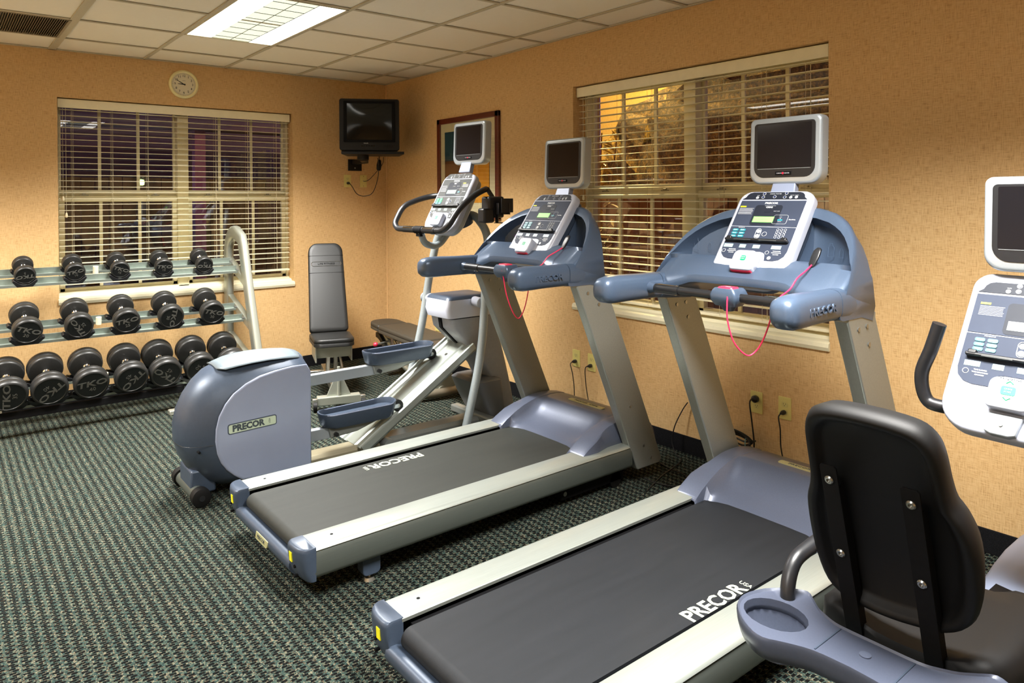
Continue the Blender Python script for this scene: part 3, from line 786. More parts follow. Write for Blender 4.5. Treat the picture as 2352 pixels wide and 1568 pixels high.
    for u in us:
        R = interp(Rt, u); S = min(interp(St, u), R); 
        if u > 1.72: S = R
        ov = .378 if u < 1.5 else max(.352, .378-(u-1.5)*.26)
        base = .20 if u < 1.7 else max(.08, .2-(u-1.7)*.6)
        half = [(ov, base), (ov-.003, base+(R-base)*.45), (ov-.010, base+(R-base)*.93), (ov-.014, R-.002), (ov-.022, R), (.276, R+.002), (.2645, R), (.2615, R-.004), (.252, S+(R-S)*.64), (.236, S+(R-S)*.34), (.212, S+(R-S)*.13), (.17, S+(R-S)*.03), (.09, S)]
        if u < 1.47: half = half[:7]+[(.260, .19)]+[(v, .19) for v, z in half[8:]]
        rings.append([Vector((u, v, z)) for v, z in half]+[Vector((u, 0, S if u >= 1.47 else .19))]+[Vector((u, -v, z)) for v, z in half[::-1]])
    b = MB(); b.loft(rings, closed_ring=False)
    # end caps front and rear as ngons
    mc = b.build('motor_cover', M['hood'], t, smooth=33)
    so = mc.modifiers.new('thick', 'SOLIDIFY'); so.thickness = .004; so.offset = -1
    Fp = Face((1.775, -.02, .3375), (0, -1, 0), (1, 0, 0))
    b = MB(); Fp.prism(b, rrect(.26, .034, .008, 3), -.003, .0015); b.build('badge', M['badge2'], mc, smooth=30)
    text('badge_lettering', 'PRECOR  C954i', .022, M['printk'], mc, Fp.p(0, 0, .0015), Fp.A, Fp.B, sx=1.2)
    # ---- uprights
    for s in (1, -1):
        pl = [(1.33, 1.07), (1.53, 1.07), (1.528, 1.05), (1.945, .105), (1.925, .085), (1.757, .085), (1.75, .095), (1.33, 1.05)]
        v0, v1 = (.358, .409)
        b = MB(); b.prism(pl, (0, s*(v0+v1)/2, 0), (1, 0, 0), (0, 0, 1), -(v1-v0)/2, (v1-v0)/2); up = b.build('upright', M['upright'], t, smooth=0, bevel=.006, seg=3)
        for (u, z) in ((1.40, 1.02), (1.46, 1.025), (1.475, .96)):
            for vv in (v0-.003, v1+.003):
                b = MB(); b.cyl((u, s*vv, z), (u, s*(v0+v1)/2, z), .008, n=10); b.build('bolt', M['bolt'], up)
        for (u, z) in ((1.70, .42), (1.80, .20), (1.86, .125)) if s < 0 else ():
            b = MB(); b.cyl((u, s*(v1+.0015), z), (u, s*v0, z), .007, n=10); b.build('screw', M['bolt'], up)
    # ---- dash
    def rim(v):
        a = abs(v)
        return interp([(0, 1.435), (.12, 1.433), (.18, 1.43), (.24, 1.415), (.29, 1.393), (.33, 1.362), (.36, 1.327), (.385, 1.28), (.40, 1.235), (.41, 1.19), (.416, 1.15)], a)
    vs = [-.416, -.413, -.408, -.40, -.392, -.384, -.375, -.362, -.345, -.325, -.30, -.27, -.24, -.21, -.18, -.155, -.14, -.12, -.08, -.04, 0]
    vs = vs+[-v for v in vs[:-1]][::-1]
    sl = .745; z0, u0 = 1.237, 1.437
    rings = []
    for v in vs:
        a = abs(v); zr = rim(v)
        zb = 1.135 if a < .2 else 1.135-(a-.2)/.216*.075
        L = lambda z: u0+(z-z0)*sl-.055*(a/.416)**3
        d = max(0, min(1, (.388-a)/.02))*max(0, min(1, (a-.145)/.012))
        zd = min(z0, zr-.01)
        zt = max(zd+.001, zr-.036)
        lipu = 1.30-.03*min(1, a/.33)
        p = [(1.42, zb+.0), (lipu+.02, zb), (lipu+.003, zb+.006), (lipu, zb+.02), (lipu+.004, zb+.036), (lipu+.035, min(1.185-.04*max(0, (a-.25)/.166), zd-.002)), (1.40, zd-.006-.016*max(0, (a-.25)/.166)), (L(zd), zd)]
        q7 = (L(zd)+.004*d, zd-.003*d)
        zf = zd-.045*d
        q8 = (L(zd)+.012*d+(L((zd+zt)/2)-L(zd))*(1-d)*.3, zf+(1-d)*(zt-zd)*.3)
        bu = 1.655-.145*(a/.416)**2; rb = min(1.60, bu-.05)
        q9 = ((1-d)*L(zd+(zt-zd)*.6)+d*rb, (1-d)*(zd+(zt-zd)*.6)+d*(zf+.004))
        q10 = ((1-d)*L(zd+(zt-zd)*.8)+d*(rb+.015), (1-d)*(zd+(zt-zd)*.8)+d*(zt-.03))
        q11 = (L(zt)+.014*d, zt-.004*d)
        p += [q7, q8, q9, q10, q11, (L(zt), zt), (L(zr-.006)-.001, zr-.006), (L(zr)+.006, zr), (L(zr)+.03, zr-.003)]
        bu = 1.655-.145*(a/.416)**2
        p += [(max(bu, L(zr)+.04), zr-.035 if zr > 1.2 else zr-.012), (bu+.01, zb+.03 if a > .2 else 1.16), (bu-.01, zb-.02)]
        rings.append([Vector((u, v*.988, z)) for u, z in p])
    b = MB(); b.loft(rings); dash = b.build('dash', M['blue'], t, smooth=38)
    # etched bottle signs on the tray backs
    for s in (1, -1):
        for dv, hh, ww in ((.05, .05, .022), (.0, .035, .014), (-.045, .04, .024)):
            vv = s*.285+dv*1.0
            cz = 1.27; cu = min(1.60, 1.605-.145*(vv/.416)**2)-.006
            pts = [(-ww/2, 0), (-ww/2, hh*.7), (-ww*.25, hh*.85), (-ww*.25, hh), (ww*.25, hh), (ww*.25, hh*.85), (ww/2, hh*.7), (ww/2, 0)]
            b = MB(); b.tube([Vector((cu+.0+(z_-.02)*.10, vv+x_, cz-.02+z_)) for x_, z_ in pts], .0007, 4, closed=True); b.build('bottle_sign', M['etch'], dash)
    # ---- arms
    for s in (1, -1):
        pa = [(.950, .382, 1.112, .018, .018), (.956, .382, 1.112, .034, .036), (.972, .381, 1.112, .043, .049), (1.003, .381, 1.112, .046, .055), (1.05, .380, 1.113, .046, .056), (1.12, .376, 1.113, .047, .054), (1.20, .373, 1.112, .045, .053), (1.275, .373, 1.112, .044, .053)]
        b = MB(); rings = []
        for u, v, z, rw, rh in pa:
            rg = []
            for k in range(24):
                an = 2*PI*k/24; cx, sx_ = math.cos(an), math.sin(an)
                ex = 0.72
                rg.append(Vector((u, s*(v+rw*math.copysign(abs(cx)**ex, cx)), z+rh*math.copysign(abs(sx_)**ex, sx_)*(1 if sx_ > 0 else .95))))
            rings.append(rg)
        b.loft(rings); arm = b.build('handrail_arm', M['blue'], t, smooth=60)
        # shoulder blends into the dash
        b = MB(); rings = []
        for u, v, z, rw, rh in ((1.279, .373, 1.112, .044, .053), (1.33, .371, 1.110, .045, .055), (1.40, .366, 1.105, .044, .055), (1.47, .358, 1.10, .042, .054), (1.51, .35, 1.10, .034, .045)):
            rings.append([Vector((u, s*(v+rw*math.copysign(abs(math.cos(2*PI*k/24))**.72, math.cos(2*PI*k/24))), z+rh*math.copysign(abs(math.sin(2*PI*k/24))**.72, math.sin(2*PI*k/24)))) for k in range(24)])
        b.loft(rings); b.build('dash_shoulder', M['blue'], t, smooth=60)
        if s < 0:
            text('arm_lettering', 'PRECOR', .036, M['blue'], arm, (1.14, -.4215, 1.112), (1, 0, .02), (0, 0, 1), ext=.003, sx=1.25, bold=.0008, lift=-.001)
        b = MB(); b.cyl((1.195, s*.332, 1.112), (1.195, s*.300, 1.112), .024, .017, n=18); b.build('bar_socket', M['blue'], t, smooth=40)
    # ---- cross bar, grips, stop box
    b = MB(); b.cyl((1.195, -.31, 1.112), (1.195, .31, 1.112), .0155, n=18); cb = b.build('cross_bar', M['black'], t)
    for s in (1, -1):
        b = MB(); b.cyl((1.195, s*.30, 1.112), (1.195, s*.185, 1.112), .0185, n=20); gp = b.build('pulse_grip', M['black'], t)
        for sg in (1, -1):
            b = MB(); rg = []
            for v in (s*.285, s*.200):
                rg.append([Vector((1.195+.0195*math.cos(a), v, 1.112+.0195*math.sin(a))) for a in [sg*PI/2+(-.45+.9*k/5) for k in range(6)]]+[Vector((1.195+.0165*math.cos(a), v, 1.112+.0165*math.sin(a))) for a in [sg*PI/2+(-.45+.9*k/5) for k in range(6)][::-1]])
            b.loft(rg); b.build('pulse_sensor', M['chrome'], gp)
    c0 = Vector((1.20, -.035, 1.112))
    b = MB()
    b.loft([[c0+Vector((x, y, z)) for x, y in rrect(w_, d_, .012, 3)] for z, w_, d_ in ((-.032, .062, .085), (-.012, .085, .112), (.006, .088, .114), (.024, .082, .098), (.032, .074, .085))])
    sb = b.build('stop_box', M['blue'], t, smooth=45)
    b = MB(); b.cyl(c0+V(0, 0, -.052), c0+V(0, 0, -.028), .018, .034, n=18); b.build('stop_box_foot', M['bluedark'], sb)
    b = MB(); b.loft([[c0+Vector((-.004+x, y, z)) for x, y in rrect(w_, d_, .012, 4)] for z, w_, d_ in ((.030, .052, .068), (.036, .046, .062))]); b.build('stop_key', M['red'], sb, smooth=45)
    text('lettering', 'STOP', .009, M['printw'], sb, c0+V(-.004, 0, .036), (0, -1, 0), (1, 0, 0))
    # ---- console and screen
    tl = math.radians(36.7)
    F = Face((1.462, 0, 1.338), (0, -1, 0), (math.sin(tl), 0, math.cos(tl)))
    console(t, F)
    b = MB(); nk = Face((1.62, 0, 1.50), (0, -1, 0), (.35, 0, .94)); nk.prism(b, [(-.055, -.02), (.055, -.02), (.048, .05), (-.048, .05)], -.03, .002); b.build('screen_neck', M['lav'], t, bevel=.004)
    Ft = Face((1.630, 0, 1.664), (0, -1, 0), (.042, 0, .999)); tv_head(t, Ft)
    # ---- safety lanyard and clip
    pts = [Vector(q) for q in lany]
    b = MB(); b.tube(spline(pts, 8), .0028, 8); ln = b.build('safety_cord', M['redcord'], t)
    e = pts[-1]
    b = MB(); b.loft([[e+Vector((x*.6+z*.55, y-z*.12, z+x*.25)) for x, y in rrect(w_, d_, .006, 3)] for z, w_, d_ in ((-.006, .018, .014), (.004, .026, .026), (.030, .026, .030), (.050, .024, .027), (.058, .012, .014))]); b.build('safety_clip', M['black'], t, smooth=50)
    return t
M['printprec'] = pm('belt_print', (206, 214, 186), 0.6, noise=0.08, nscale=120)
TM1, TM2 = (-2.350, -3.215, 0), (-2.330, -4.480, 0)
treadmill(TM2, -0.008, 'treadmill nearest the camera, black belt, red safety cord hanging in a long loop', 'treadmill pair facing the right window', M['belt2'], 'near',
          [(1.158, -.058, 1.118), (1.152, -.060, 1.085), (1.150, -.064, 1.03), (1.165, -.08, .955), (1.205, -.105, .908), (1.235, -.125, .925), (1.235, -.155, .975), (1.20, -.20, 1.045), (1.160, -.238, 1.105), (1.190, -.246, 1.134), (1.250, -.246, 1.155), (1.285, -.252, 1.19), (1.335, -.255, 1.212), (1.39, -.25, 1.232)])
treadmill(TM1, 0, 'treadmill in the middle, brownish belt, standing next to the elliptical machine', 'treadmill pair facing the right window', M['belt'], 'far',
          [(1.158, -.055, 1.118), (1.165, -.055, 1.09), (1.180, -.06, 1.0), (1.205, -.075, .915), (1.232, -.088, .877), (1.248, -.105, .905), (1.225, -.16, .97), (1.185, -.225, 1.05), (1.163, -.245, 1.105), (1.190, -.248, 1.134), (1.250, -.248, 1.155), (1.285, -.252, 1.19), (1.335, -.255, 1.212), (1.39, -.25, 1.232)])
lf = MB(); lf.box((0, 0, 0), (.001, .075, .06), Euler((.3, -.35, .1)))
lo_ = lf.build('leaflet', M['purple'], None, smooth=0, loc=(TM1[0]+1.53, TM1[1]+.25, 1.235)); tag(lo_, 'purple leaflet standing in the left tray of the middle treadmill', 'leaflet')
# ================================================================== elliptical
M['topsilver'] = pm('housing_top_silver', (108, 120, 128), .42, metal=.3, noise=.05, nscale=300)
EO = Vector((-1.5, -2.27, 0))
el = thing('elliptical_machine', 'elliptical machine with sloping aluminium ramp and lavender rear housing, nearest the window with the rack', 'elliptical machine', EO)
def ew(x, y, z): return Vector((x, y, z))-EO
# ---- rear housing: stacked outlines from the middle out to each side
core = [(-1.845, .05), (-1.845, .60), (-1.87, .655), (-1.95, .668), (-2.05, .672), (-2.16, .668), (-2.26, .652), (-2.335, .62), (-2.39, .575), (-2.435, .515), (-2.468, .445), (-2.484, .37), (-2.482, .29), (-2.462, .215), (-2.425, .145), (-2.37, .08), (-2.31, .05)]
side = [(-1.848, .06), (-1.848, .57), (-1.87, .612), (-1.95, .613), (-2.04, .603), (-2.12, .588), (-2.19, .560), (-2.25, .520), (-2.29, .475), (-2.32, .42), (-2.335, .36), (-2.338, .30), (-2.33, .24), (-2.312, .19), (-2.285, .15), (-2.25, .115), (-2.21, .085)]
yc = -2.278
rings = []
for t in (-1, -.975, -.9, -.8, -.65, -.45, -.2, .0, .2, .45, .65, .8, .9, .975, 1):
    k = abs(t)**2.6
    top = 1-abs(t)**8
    rings.append([ew(a[0]*(1-k)+c[0]*k, yc+t*.183, a[1]*(1-k)+c[1]*k) for a, c in zip(core, side)])
b = MB(); b.loft(rings); hs = b.build('rear_housing', M['bluedark'], el, smooth=60)
# silver top plate following the crown
b = MB(); rings = []
for u_, (x0, z0) in enumerate([(-1.86, .655), (-1.90, .664), (-1.98, .672), (-2.06, .675), (-2.14, .672), (-2.21, .664), (-2.265, .652), (-2.30, .640)]):
    hw = [.118, .138, .148, .150, .148, .140, .12, .08][u_]
    rings.append([ew(x0, yc+v*hw, z0-.001-(.022*abs(v)**2.5 if u_ < 7 else .008*abs(v)**2)) for v in (-1, -.8, -.5, 0, .5, .8, 1)])
b.loft(rings, closed_ring=False); o = b.build('top_plate', M['topsilver'], hs, smooth=60)
so = o.modifiers.new('t', 'SOLIDIFY'); so.thickness = .0015; so.offset = 1
# lavender side panels, slightly proud
for s, yy in ((-1, yc-.183), (1, yc+.183)):
    F = Face(EO*0+ew(0, yy, 0)+Vector((0, 0, 0)), (1, 0, 0) if s < 0 else (-1, 0, 0), (0, 0, 1))
    poly = [(x*(1 if s < 0 else -1), z) for x, z in side]
    rg = []
    cx, cz = -2.05*(1 if s < 0 else -1), .33
    for k, n in ((1.0, -.004), (1.0, .003), (.985, .006), (.96, .008), (.94, .0075), (.925, .008)):
        rg.append([F.p(cx+(a-cx)*k, cz+(c-cz)*k, n) for a, c in poly])
    b = MB(); b.loft(rg); pn = b.build('side_panel', M['lav'], hs, smooth=60)
    if s < 0:
        Fb = Face(ew(-2.158, yy, .352)+Vector((0, -.008, 0)), (1, 0, .03), (-.03, 0, 1))
        b = MB(); Fb.prism(b, rrect(.246, .052, .012, 4), -.002, .0015); b.build('badge_rim', M['bluedark'], hs, smooth=30)
        b = MB(); Fb.prism(b, rrect(.236, .042, .008, 4), .001, .0028); b.build('badge', M['badge'], hs, smooth=30)
        text('badge_lettering', 'PRECOR', .042, M['printk'], hs, Fb.p(-.022, 0, .0028), Fb.A, Fb.B, bold=.0022, sx=1.0)
        text('badge_lettering', 'USA', .014, M['printk'], hs, Fb.p(.085, .001, .0028), Fb.B, -Fb.A, sx=1.0)
b = MB(); b.tube([ew(x, yc-.183*t, .285-.0*t) for x, t in ((-2.345, .99), (-2.40, .93), (-2.44, .82), (-2.47, .6), (-2.482, .3), (-2.485, 0))], .0012, 5); b.build('seam', M['black'], hs)
b = MB(); b.cyl(ew(-2.405, yc-.183*.88, .255), ew(-2.405, yc-.13, .255), .006, n=10); b.build('screw', M['blackm'], hs)
# rear stabiliser with rollers
b = MB(); b.bx(*[v for v in (-2.43-EO.x, -2.31-EO.x, yc-.10-EO.y, yc+.10-EO.y, .03, .15)]); b.build('stabiliser_bracket', M['bluedark'], el, bevel=.01)
b = MB(); b.cyl(ew(-2.405, yc-.15, .045), ew(-2.405, yc+.15, .045), .034, n=20); rl = b.build('stabiliser_tube', M['aluside'], el)
for s in (-1, 1):
    b = MB(); b.lathe([(.030, 0), (.044, .004), (.046, .03), (.044, .052), (.03, .056)], ew(-2.405, yc+s*.142, .046), (0, s, 0), n=22); w = b.build('roller_wheel', M['rubber'], el)
    b = MB(); b.cyl(ew(-2.405, yc+s*.196, .046), ew(-2.405, yc+s*.201, .046), .014, n=12); b.build('wheel_hub', M['black'], w)
# ---- floor beam
b = MB(); sec = [(-.062, .012), (-.062, .05), (-.045, .068), (.045, .068), (.062, .05), (.062, .012)]
b.loft([[ew(x, -2.28+v, z) for v, z in sec] for x in (-1.86, -1.36)]); b.build('floor_beam', pm('beam_tan', (150, 142, 118), .45, metal=.3), el, smooth=0, bevel=.003)
b = MB(); b.loft([[ew(x, -2.262+v*1.2, z) for v, z in sec] for x in (-1.33, -.46)]); b.build('floor_beam', M['upright'], el, smooth=0, bevel=.003)
b = MB(); b.cyl(ew(-1.34, -2.40, .05), ew(-1.34, -2.14, .05), .035, n=18); b.build('cross_tube', M['upright'], el)
for y in (-2.50, -2.03): 
    b = MB(); b.cyl(ew(-.62, y, 0.02), ew(-.62, y, .05), .02, n=12); b.build('levelling_foot', M['black'], el)
b = MB(); b.bx(-.65-EO.x, -.59-EO.x, -2.52-EO.y, -2.01-EO.y, .03, .08); b.build('front_stabiliser', M['upright'], el, bevel=.01)
# ---- ramp
r0, r1 = Vector((-1.515, 0, .060)), Vector((-.735, 0, .545))
rd = (r1-r0).normalized(); rn = Vector((-rd.z, 0, rd.x))
sec = [(-.158, -.012), (-.158, .026), (-.150, .030), (-.142, .026), (-.138, .012), (-.112, .004), (-.102, .012), (-.092, .002), (-.055, .002), (-.048, .012), (.048, .012), (.055, .002), (.092, .002), (.102, .012), (.112, .004), (.138, .012), (.142, .026), (.150, .030), (.158, .026), (.158, -.012), (.145, -.03), (-.145, -.03)]
b = MB(); b.loft([[q+Vector((0, -2.26+v, 0))+rn*h-EO for v, h in sec] for q in (r0, r1)]); rp = b.build('ramp', M['alu'], el, smooth=25)
for q in (.86, .86): 
    b = MB(); pz = r0+(r1-r0)*q; b.cyl(pz+Vector((0, -2.26+.0, 0))+rn*.012-EO, pz+Vector((0, -2.26, 0))+rn*.0145-EO, .010, n=12); b.build('screw', M['bolt'], rp)
# ---- foot arms, pedals, rollers
def pedal(xr, xf, y, zr, arm_z0):
    L = xf-xr; cx = (xr+xf)/2
    F = Face(ew(cx, y, zr), (1, 0, 0), (0, 1, 0))   # n up
    out = rrect(L, .165, (.080, .080, .065, .065), 7)
    out = [(a, c*(1.0 if a > -L*.25 else .9)) for a, c in out]
    def lift(a): return .018*((a/(L/2))**2)*(1 if a > 0 else .4)
    rg = []
    for k, n in ((.86, -.078), (.93, -.066), (.975, -.03), (1.0, -.004), (.993, .0), (.968, .0), (.955, -.006), (.93, -.032)):
        rg.append([F.p(a*k+(0 if k > .9 else .0), c*(k if k > .96 else k*.985), n+lift(a)*(1 if n > -.05 else .3)-.006*a/L) for a, c in out])
    b = MB(); b.loft(rg); pd = b.build('pedal', M['bluedark'], el, smooth=50)
    b = MB(); F.prism(b, [(a*.86, c*.80) for a, c in out], -.036, -.029); b.build('pedal_mat', M['silver'], pd, smooth=30)
    b = MB(); b.tube([F.p(a*.982, c*.982, -.004+lift(a)-.006*a/L) for a, c in out], .0032, 6, closed=True); b.build('pedal_rim_highlight', M['lav'], pd)  # pale tube stands in for the highlight along the pedal edge
    # arm
    xe = xf+.01
    b = MB(); hw = .022
    p0, p1 = ew(-1.846, y, arm_z0), ew(xr+.10, y, zr-.105)
    b.sweep([p0, p1], [(-hw, -.03), (hw, -.03), (hw, .03), (-hw, .03)], up=(0, 0, 1)); ar = b.build('foot_arm', M['silver'], el, smooth=0, bevel=.003)
    b = MB(); b.prism([(xr+.045, zr-.075), (xf-.04, zr-.05), (xf-.015, zr-.06), (xr+.22, zr-.125), (xr+.06, zr-.135)], Vector((0, y, 0))-EO, (1, 0, 0), (0, 0, 1), -.035, .035); cr = b.build('pedal_carrier', M['upright'], el, smooth=0, bevel=.008)
    b = MB(); b.cyl(ew(xr+.085, y-.056, zr-.112), ew(xr+.085, y-.03, zr-.112), .012, n=12); b.build('bolt', M['black'], cr)
    # roller on the ramp
    return pd
def roller(x, y):
    z = r0.z+(x-r0.x)*rd.z/rd.x+.012/rd.x
    c = Vector((x, y, z+.030))-EO
    b = MB(); b.cyl(c+V(0, -.014, 0), c+V(0, .014, 0), .034, n=22); w = b.build('ramp_wheel', M['rubber'], el)
    b = MB(); b.cyl(c+V(0, -.017, 0), c+V(0, .017, 0), .012, n=12); b.build('wheel_hub', M['bolt'], w)
    b = MB(); b.sweep([c+V(-.09, 0, .0), c+V(.0, 0, .0)], [(-.02, -.012), (.02, -.012), (.02, .012), (-.02, .012)], up=(0, 0, 1)); b.build('wheel_yoke', M['silver'], el, bevel=.003)
pedal(-1.755, -1.285, -2.345, .292, .190); roller(-1.265, -2.355)
pedal(-1.385, -.905, -2.165, .552, .445); roller(-.905, -2.165)
# ---- front tower
secs = [(.865, -.885, -.58, .115, .03), (.858, -.895, -.565, .128, .03), (.842, -.905, -.555, .135, .03), (.78, -.915, -.545, .137, .03), (.728, -.898, -.535, .135, .03), (.72, -.875, -.54, .128, .03), (.66, -.865, -.51, .122, .03), (.58, -.785, -.48, .118, .03), (.50, -.70, -.455, .116, .03), (.38, -.60, -.42, .114, .03), (.25, -.53, -.385, .112, .03), (.12, -.49, -.355, .11, .03), (.02, -.47, -.345, .11, .03)]
def tow(sel, name, mat, infl=0):
    b = MB(); rg = []
    for z, xa, xb, hy, r in sel:
        rg.append([ew((xa+xb)/2+a, -2.235+c, z) for a, c in rrect(xb-xa+infl, hy*2+infl, r, 4)])
    b.loft(rg); return b.build(name, mat, el, smooth=50)
tow(secs[:3], 'tower_cap', M['bluedark']); tt = tow(secs[2:5], 'tower_head', pm('tower_head_white', (196, 202, 218), .36, metal=.1)); tb = tow(secs[5:], 'tower_shroud', pm('tower_grey', (146, 150, 156), .42, metal=.0, noise=.04), 0)
# slot where the ramp lifts
b = MB(); b.loft([[ew(xa-.003, -2.235+.0+v, z) for v in (-.014, .014)]+[ew(xa+.03, -2.235+v, z) for v in (.014, -.014)] for z, xa, xb, hy, r in [(z_, xa_-.008, xb_, hy_, r_) for z_, xa_, xb_, hy_, r_ in secs[5:9]]]); b.build('lift_slot', M['blackm'], tb, smooth=0)
# lower side pod
b = MB(); rg = []
for z, xa, xb, ya, yb in ((.315, -.68, -.53, -2.38, -2.10), (.30, -.71, -.50, -2.40, -2.09), (.20, -.665, -.485, -2.40, -2.09), (.10, -.61, -.47, -2.395, -2.095), (.04, -.575, -.465, -2.385, -2.10), (.02, -.55, -.47, -2.37, -2.12)):
    rg.append([ew((xa+xb)/2+a, (ya+yb)/2+c, z) for a, c in rrect(xb-xa, yb-ya, .03, 4)])
b.loft(rg); b.build('tower_foot_cover', pm('pod_grey', (112, 116, 122), .42, metal=.2), el, smooth=50)
# ---- legs and cross tube
near = fillet([(-.885, -2.50, .03), (-.735, -2.49, .52), (-.695, -2.48, 1.0), (-.665, -2.47, 1.26), (-.665, -2.33, 1.37), (-.68, -2.26, 1.375)], [0, .25, .2, .12, .06, 0], 6)
far = fillet([(-1.05, -2.02, .08), (-.885, -2.02, .60), (-.82, -2.03, 1.0), (-.77, -2.06, 1.26), (-.72, -2.2, 1.37), (-.70, -2.26, 1.375)], [0, .25, .2, .12, .06, 0], 6)
b = MB(); b.tube([q-EO for q in near], .026, 16); b.build('frame_leg', M['legs'], el)
b = MB(); b.tube([q-EO for q in far], .026, 16); b.build('frame_leg', M['legs'], el)
for y0_, y1_ in ((-2.37, -2.475), (-2.10, -2.0)):
    x0_ = -.722 if y1_ < -2.2 else -.845
    b = MB(); b.cyl(ew(x0_+.02, y0_, .825), ew(x0_, y1_, .825), .031, n=20); ct = b.build('pivot_tube', M['white'], el)
    b = MB(); b.cyl(ew(x0_+.001, y1_-.012*(1 if y1_ > -2.2 else -1), .825), ew(x0_, y1_+.004, .825), .033, n=20); b.build('pivot_cap', M['silver'], ct)
# ---- hub, stem, handlebar
b = MB(); b.lathe([(.03, -.02), (.062, -.01), (.072, .03), (.066, .10), (.05, .17), (.03, .2)], ew(-.715, -2.27, 1.315), (-.42, 0, .9), n=22); b.build('console_hub', M['bluedark'], el)
st = fillet([(-1.055, -2.29, 1.285), (-1.03, -2.29, 1.20), (-.92, -2.28, 1.175), (-.80, -2.27, 1.30), (-.73, -2.27, 1.37)], [0, .06, .08, .1, 0], 6)
b = MB(); b.tube([q-EO for q in st], .021, 14); b.build('handlebar_stem', M['legs'], el)
hb = [(-.72, -2.12, 1.50), (-.76, -1.99, 1.50), (-.84, -1.96, 1.48), (-.985, -1.965, 1.435), (-1.055, -1.975, 1.32), (-1.06, -2.02, 1.288), (-1.06, -2.28, 1.288), (-1.06, -2.54, 1.288), (-1.055, -2.60, 1.32), (-.985, -2.605, 1.42), (-.86, -2.60, 1.505), (-.74, -2.56, 1.54), (-.69, -2.45, 1.53)]
b = MB(); b.tube([q-EO for q in fillet(hb, .06, 5)], .0185, 14); hbo = b.build('handlebar', M['black'], el)
for sgn in (1, -1):
    b = MB(); b.cyl(ew(-1.06, -2.285+sgn*.045, 1.288), ew(-1.06, -2.285+sgn*.185, 1.288), .0205, n=18); b.build('pulse_grip', M['black'], hbo)
    b = MB(); rg = []
    for v in (sgn*.06, sgn*.17): rg.append([ew(-1.06+.0215*math.cos(a), -2.285+v, 1.288+.0215*math.sin(a)) for a in [PI*.72+(-.5+1.0*k/5) for k in range(6)]]+[ew(-1.06+.019*math.cos(a), -2.285+v, 1.288+.019*math.sin(a)) for a in [PI*.72+(-.5+1.0*k/5) for k in range(6)][::-1]])
    b.loft(rg); b.build('pulse_sensor', M['chrome'], hbo)
b = MB(); b.cyl(ew(-1.06, -2.33, 1.288), ew(-1.06, -2.24, 1.288), .024, n=16); b.box(ew(-1.055, -2.285, 1.262), (.03, .05, .03)); b.build('handlebar_clamp', M['blackm'], hbo, bevel=.003)
# cup holder
b = MB(); pr = [(.045*math.cos(a), .045*math.sin(a)) for a in [math.radians(-60+20*k) for k in range(14)]]; pi_ = [(x*.92, y*.92) for x, y in pr[::-1]]
c0 = Vector((-.70, -2.66, 1.425))
b.loft([[c0-EO+Vector((x, y, z)) for x, y in pr+pi_] for z in (-.045, .025)]); ch = b.build('cup_holder', M['black'], el, smooth=30)
b = MB(); b.box(c0-EO+V(.0, -.0, -.095), (.07, .09, .005)); b.box(c0-EO+V(-.03, .02, -.07), (.004, .03, .05)); b.build('cup_holder_base', M['black'], ch, bevel=.002)
b = MB(); b.box(c0-EO+V(.01, -.03, .01), (.09, .006, .085)); b.build('bottle_back', M['black'], ch, bevel=.002)
b = MB(); b.box(c0-EO+V(-.03, .06, -.0), (.12, .08, .13)); b.box(c0-EO+V(-.09, .05, -.05), (.08, .07, .09)); b.build('accessory_bracket', M['black'], el, bevel=.012)
b = MB(); b.cyl(ew(-.74, -2.555, 1.54), ew(-.72, -2.60, 1.47), .014, n=10); b.build('bracket_stalk', M['black'], el)
# ---- console and screen
yw = .08; tl = math.radians(30)
fo = Vector((-math.cos(yw), -math.sin(yw), 0)); A = Vector((math.sin(yw), -math.cos(yw), 0)); B = Vector((0, 0, 1))*math.cos(tl)-fo*math.sin(tl)
F = Face(ew(-.850, -2.305, 1.470), A, B); console(el, F, h=.385, w=.315, style='elliptical')
b = MB(); nk = Face(ew(-.735, -2.315, 1.665), A, Vector((.3, 0, .95))); nk.prism(b, [(-.055, -.02), (.055, -.02), (.048, .05), (-.048, .05)], -.03, .002); b.build('screen_neck', M['lav'], el, bevel=.004)
b = MB(); lk = Face(F.p(-.02, -.225, .004), A, B); lk.prism(b, [(-.02, .02), (.02, .02), (.015, -.02), (-.015, -.02)], -.01, .006); b.build('headphone_port', M['silver'], el, bevel=.002)
Bt = Vector((0, 0, 1))*math.cos(.04)-fo*math.sin(.04)
tv_head(el, Face(ew(-.715, -2.330, 1.833), A, Bt))
# ================================================================== recumbent bike
BO = Vector((-1.3, -5.40, 0))
bk = thing('recumbent_bike', 'recumbent exercise bike with black bucket seat back and cup-holder tray, in the right foreground', 'exercise bike', BO)
def bw(x, y, z): return Vector((x, y, z))-BO
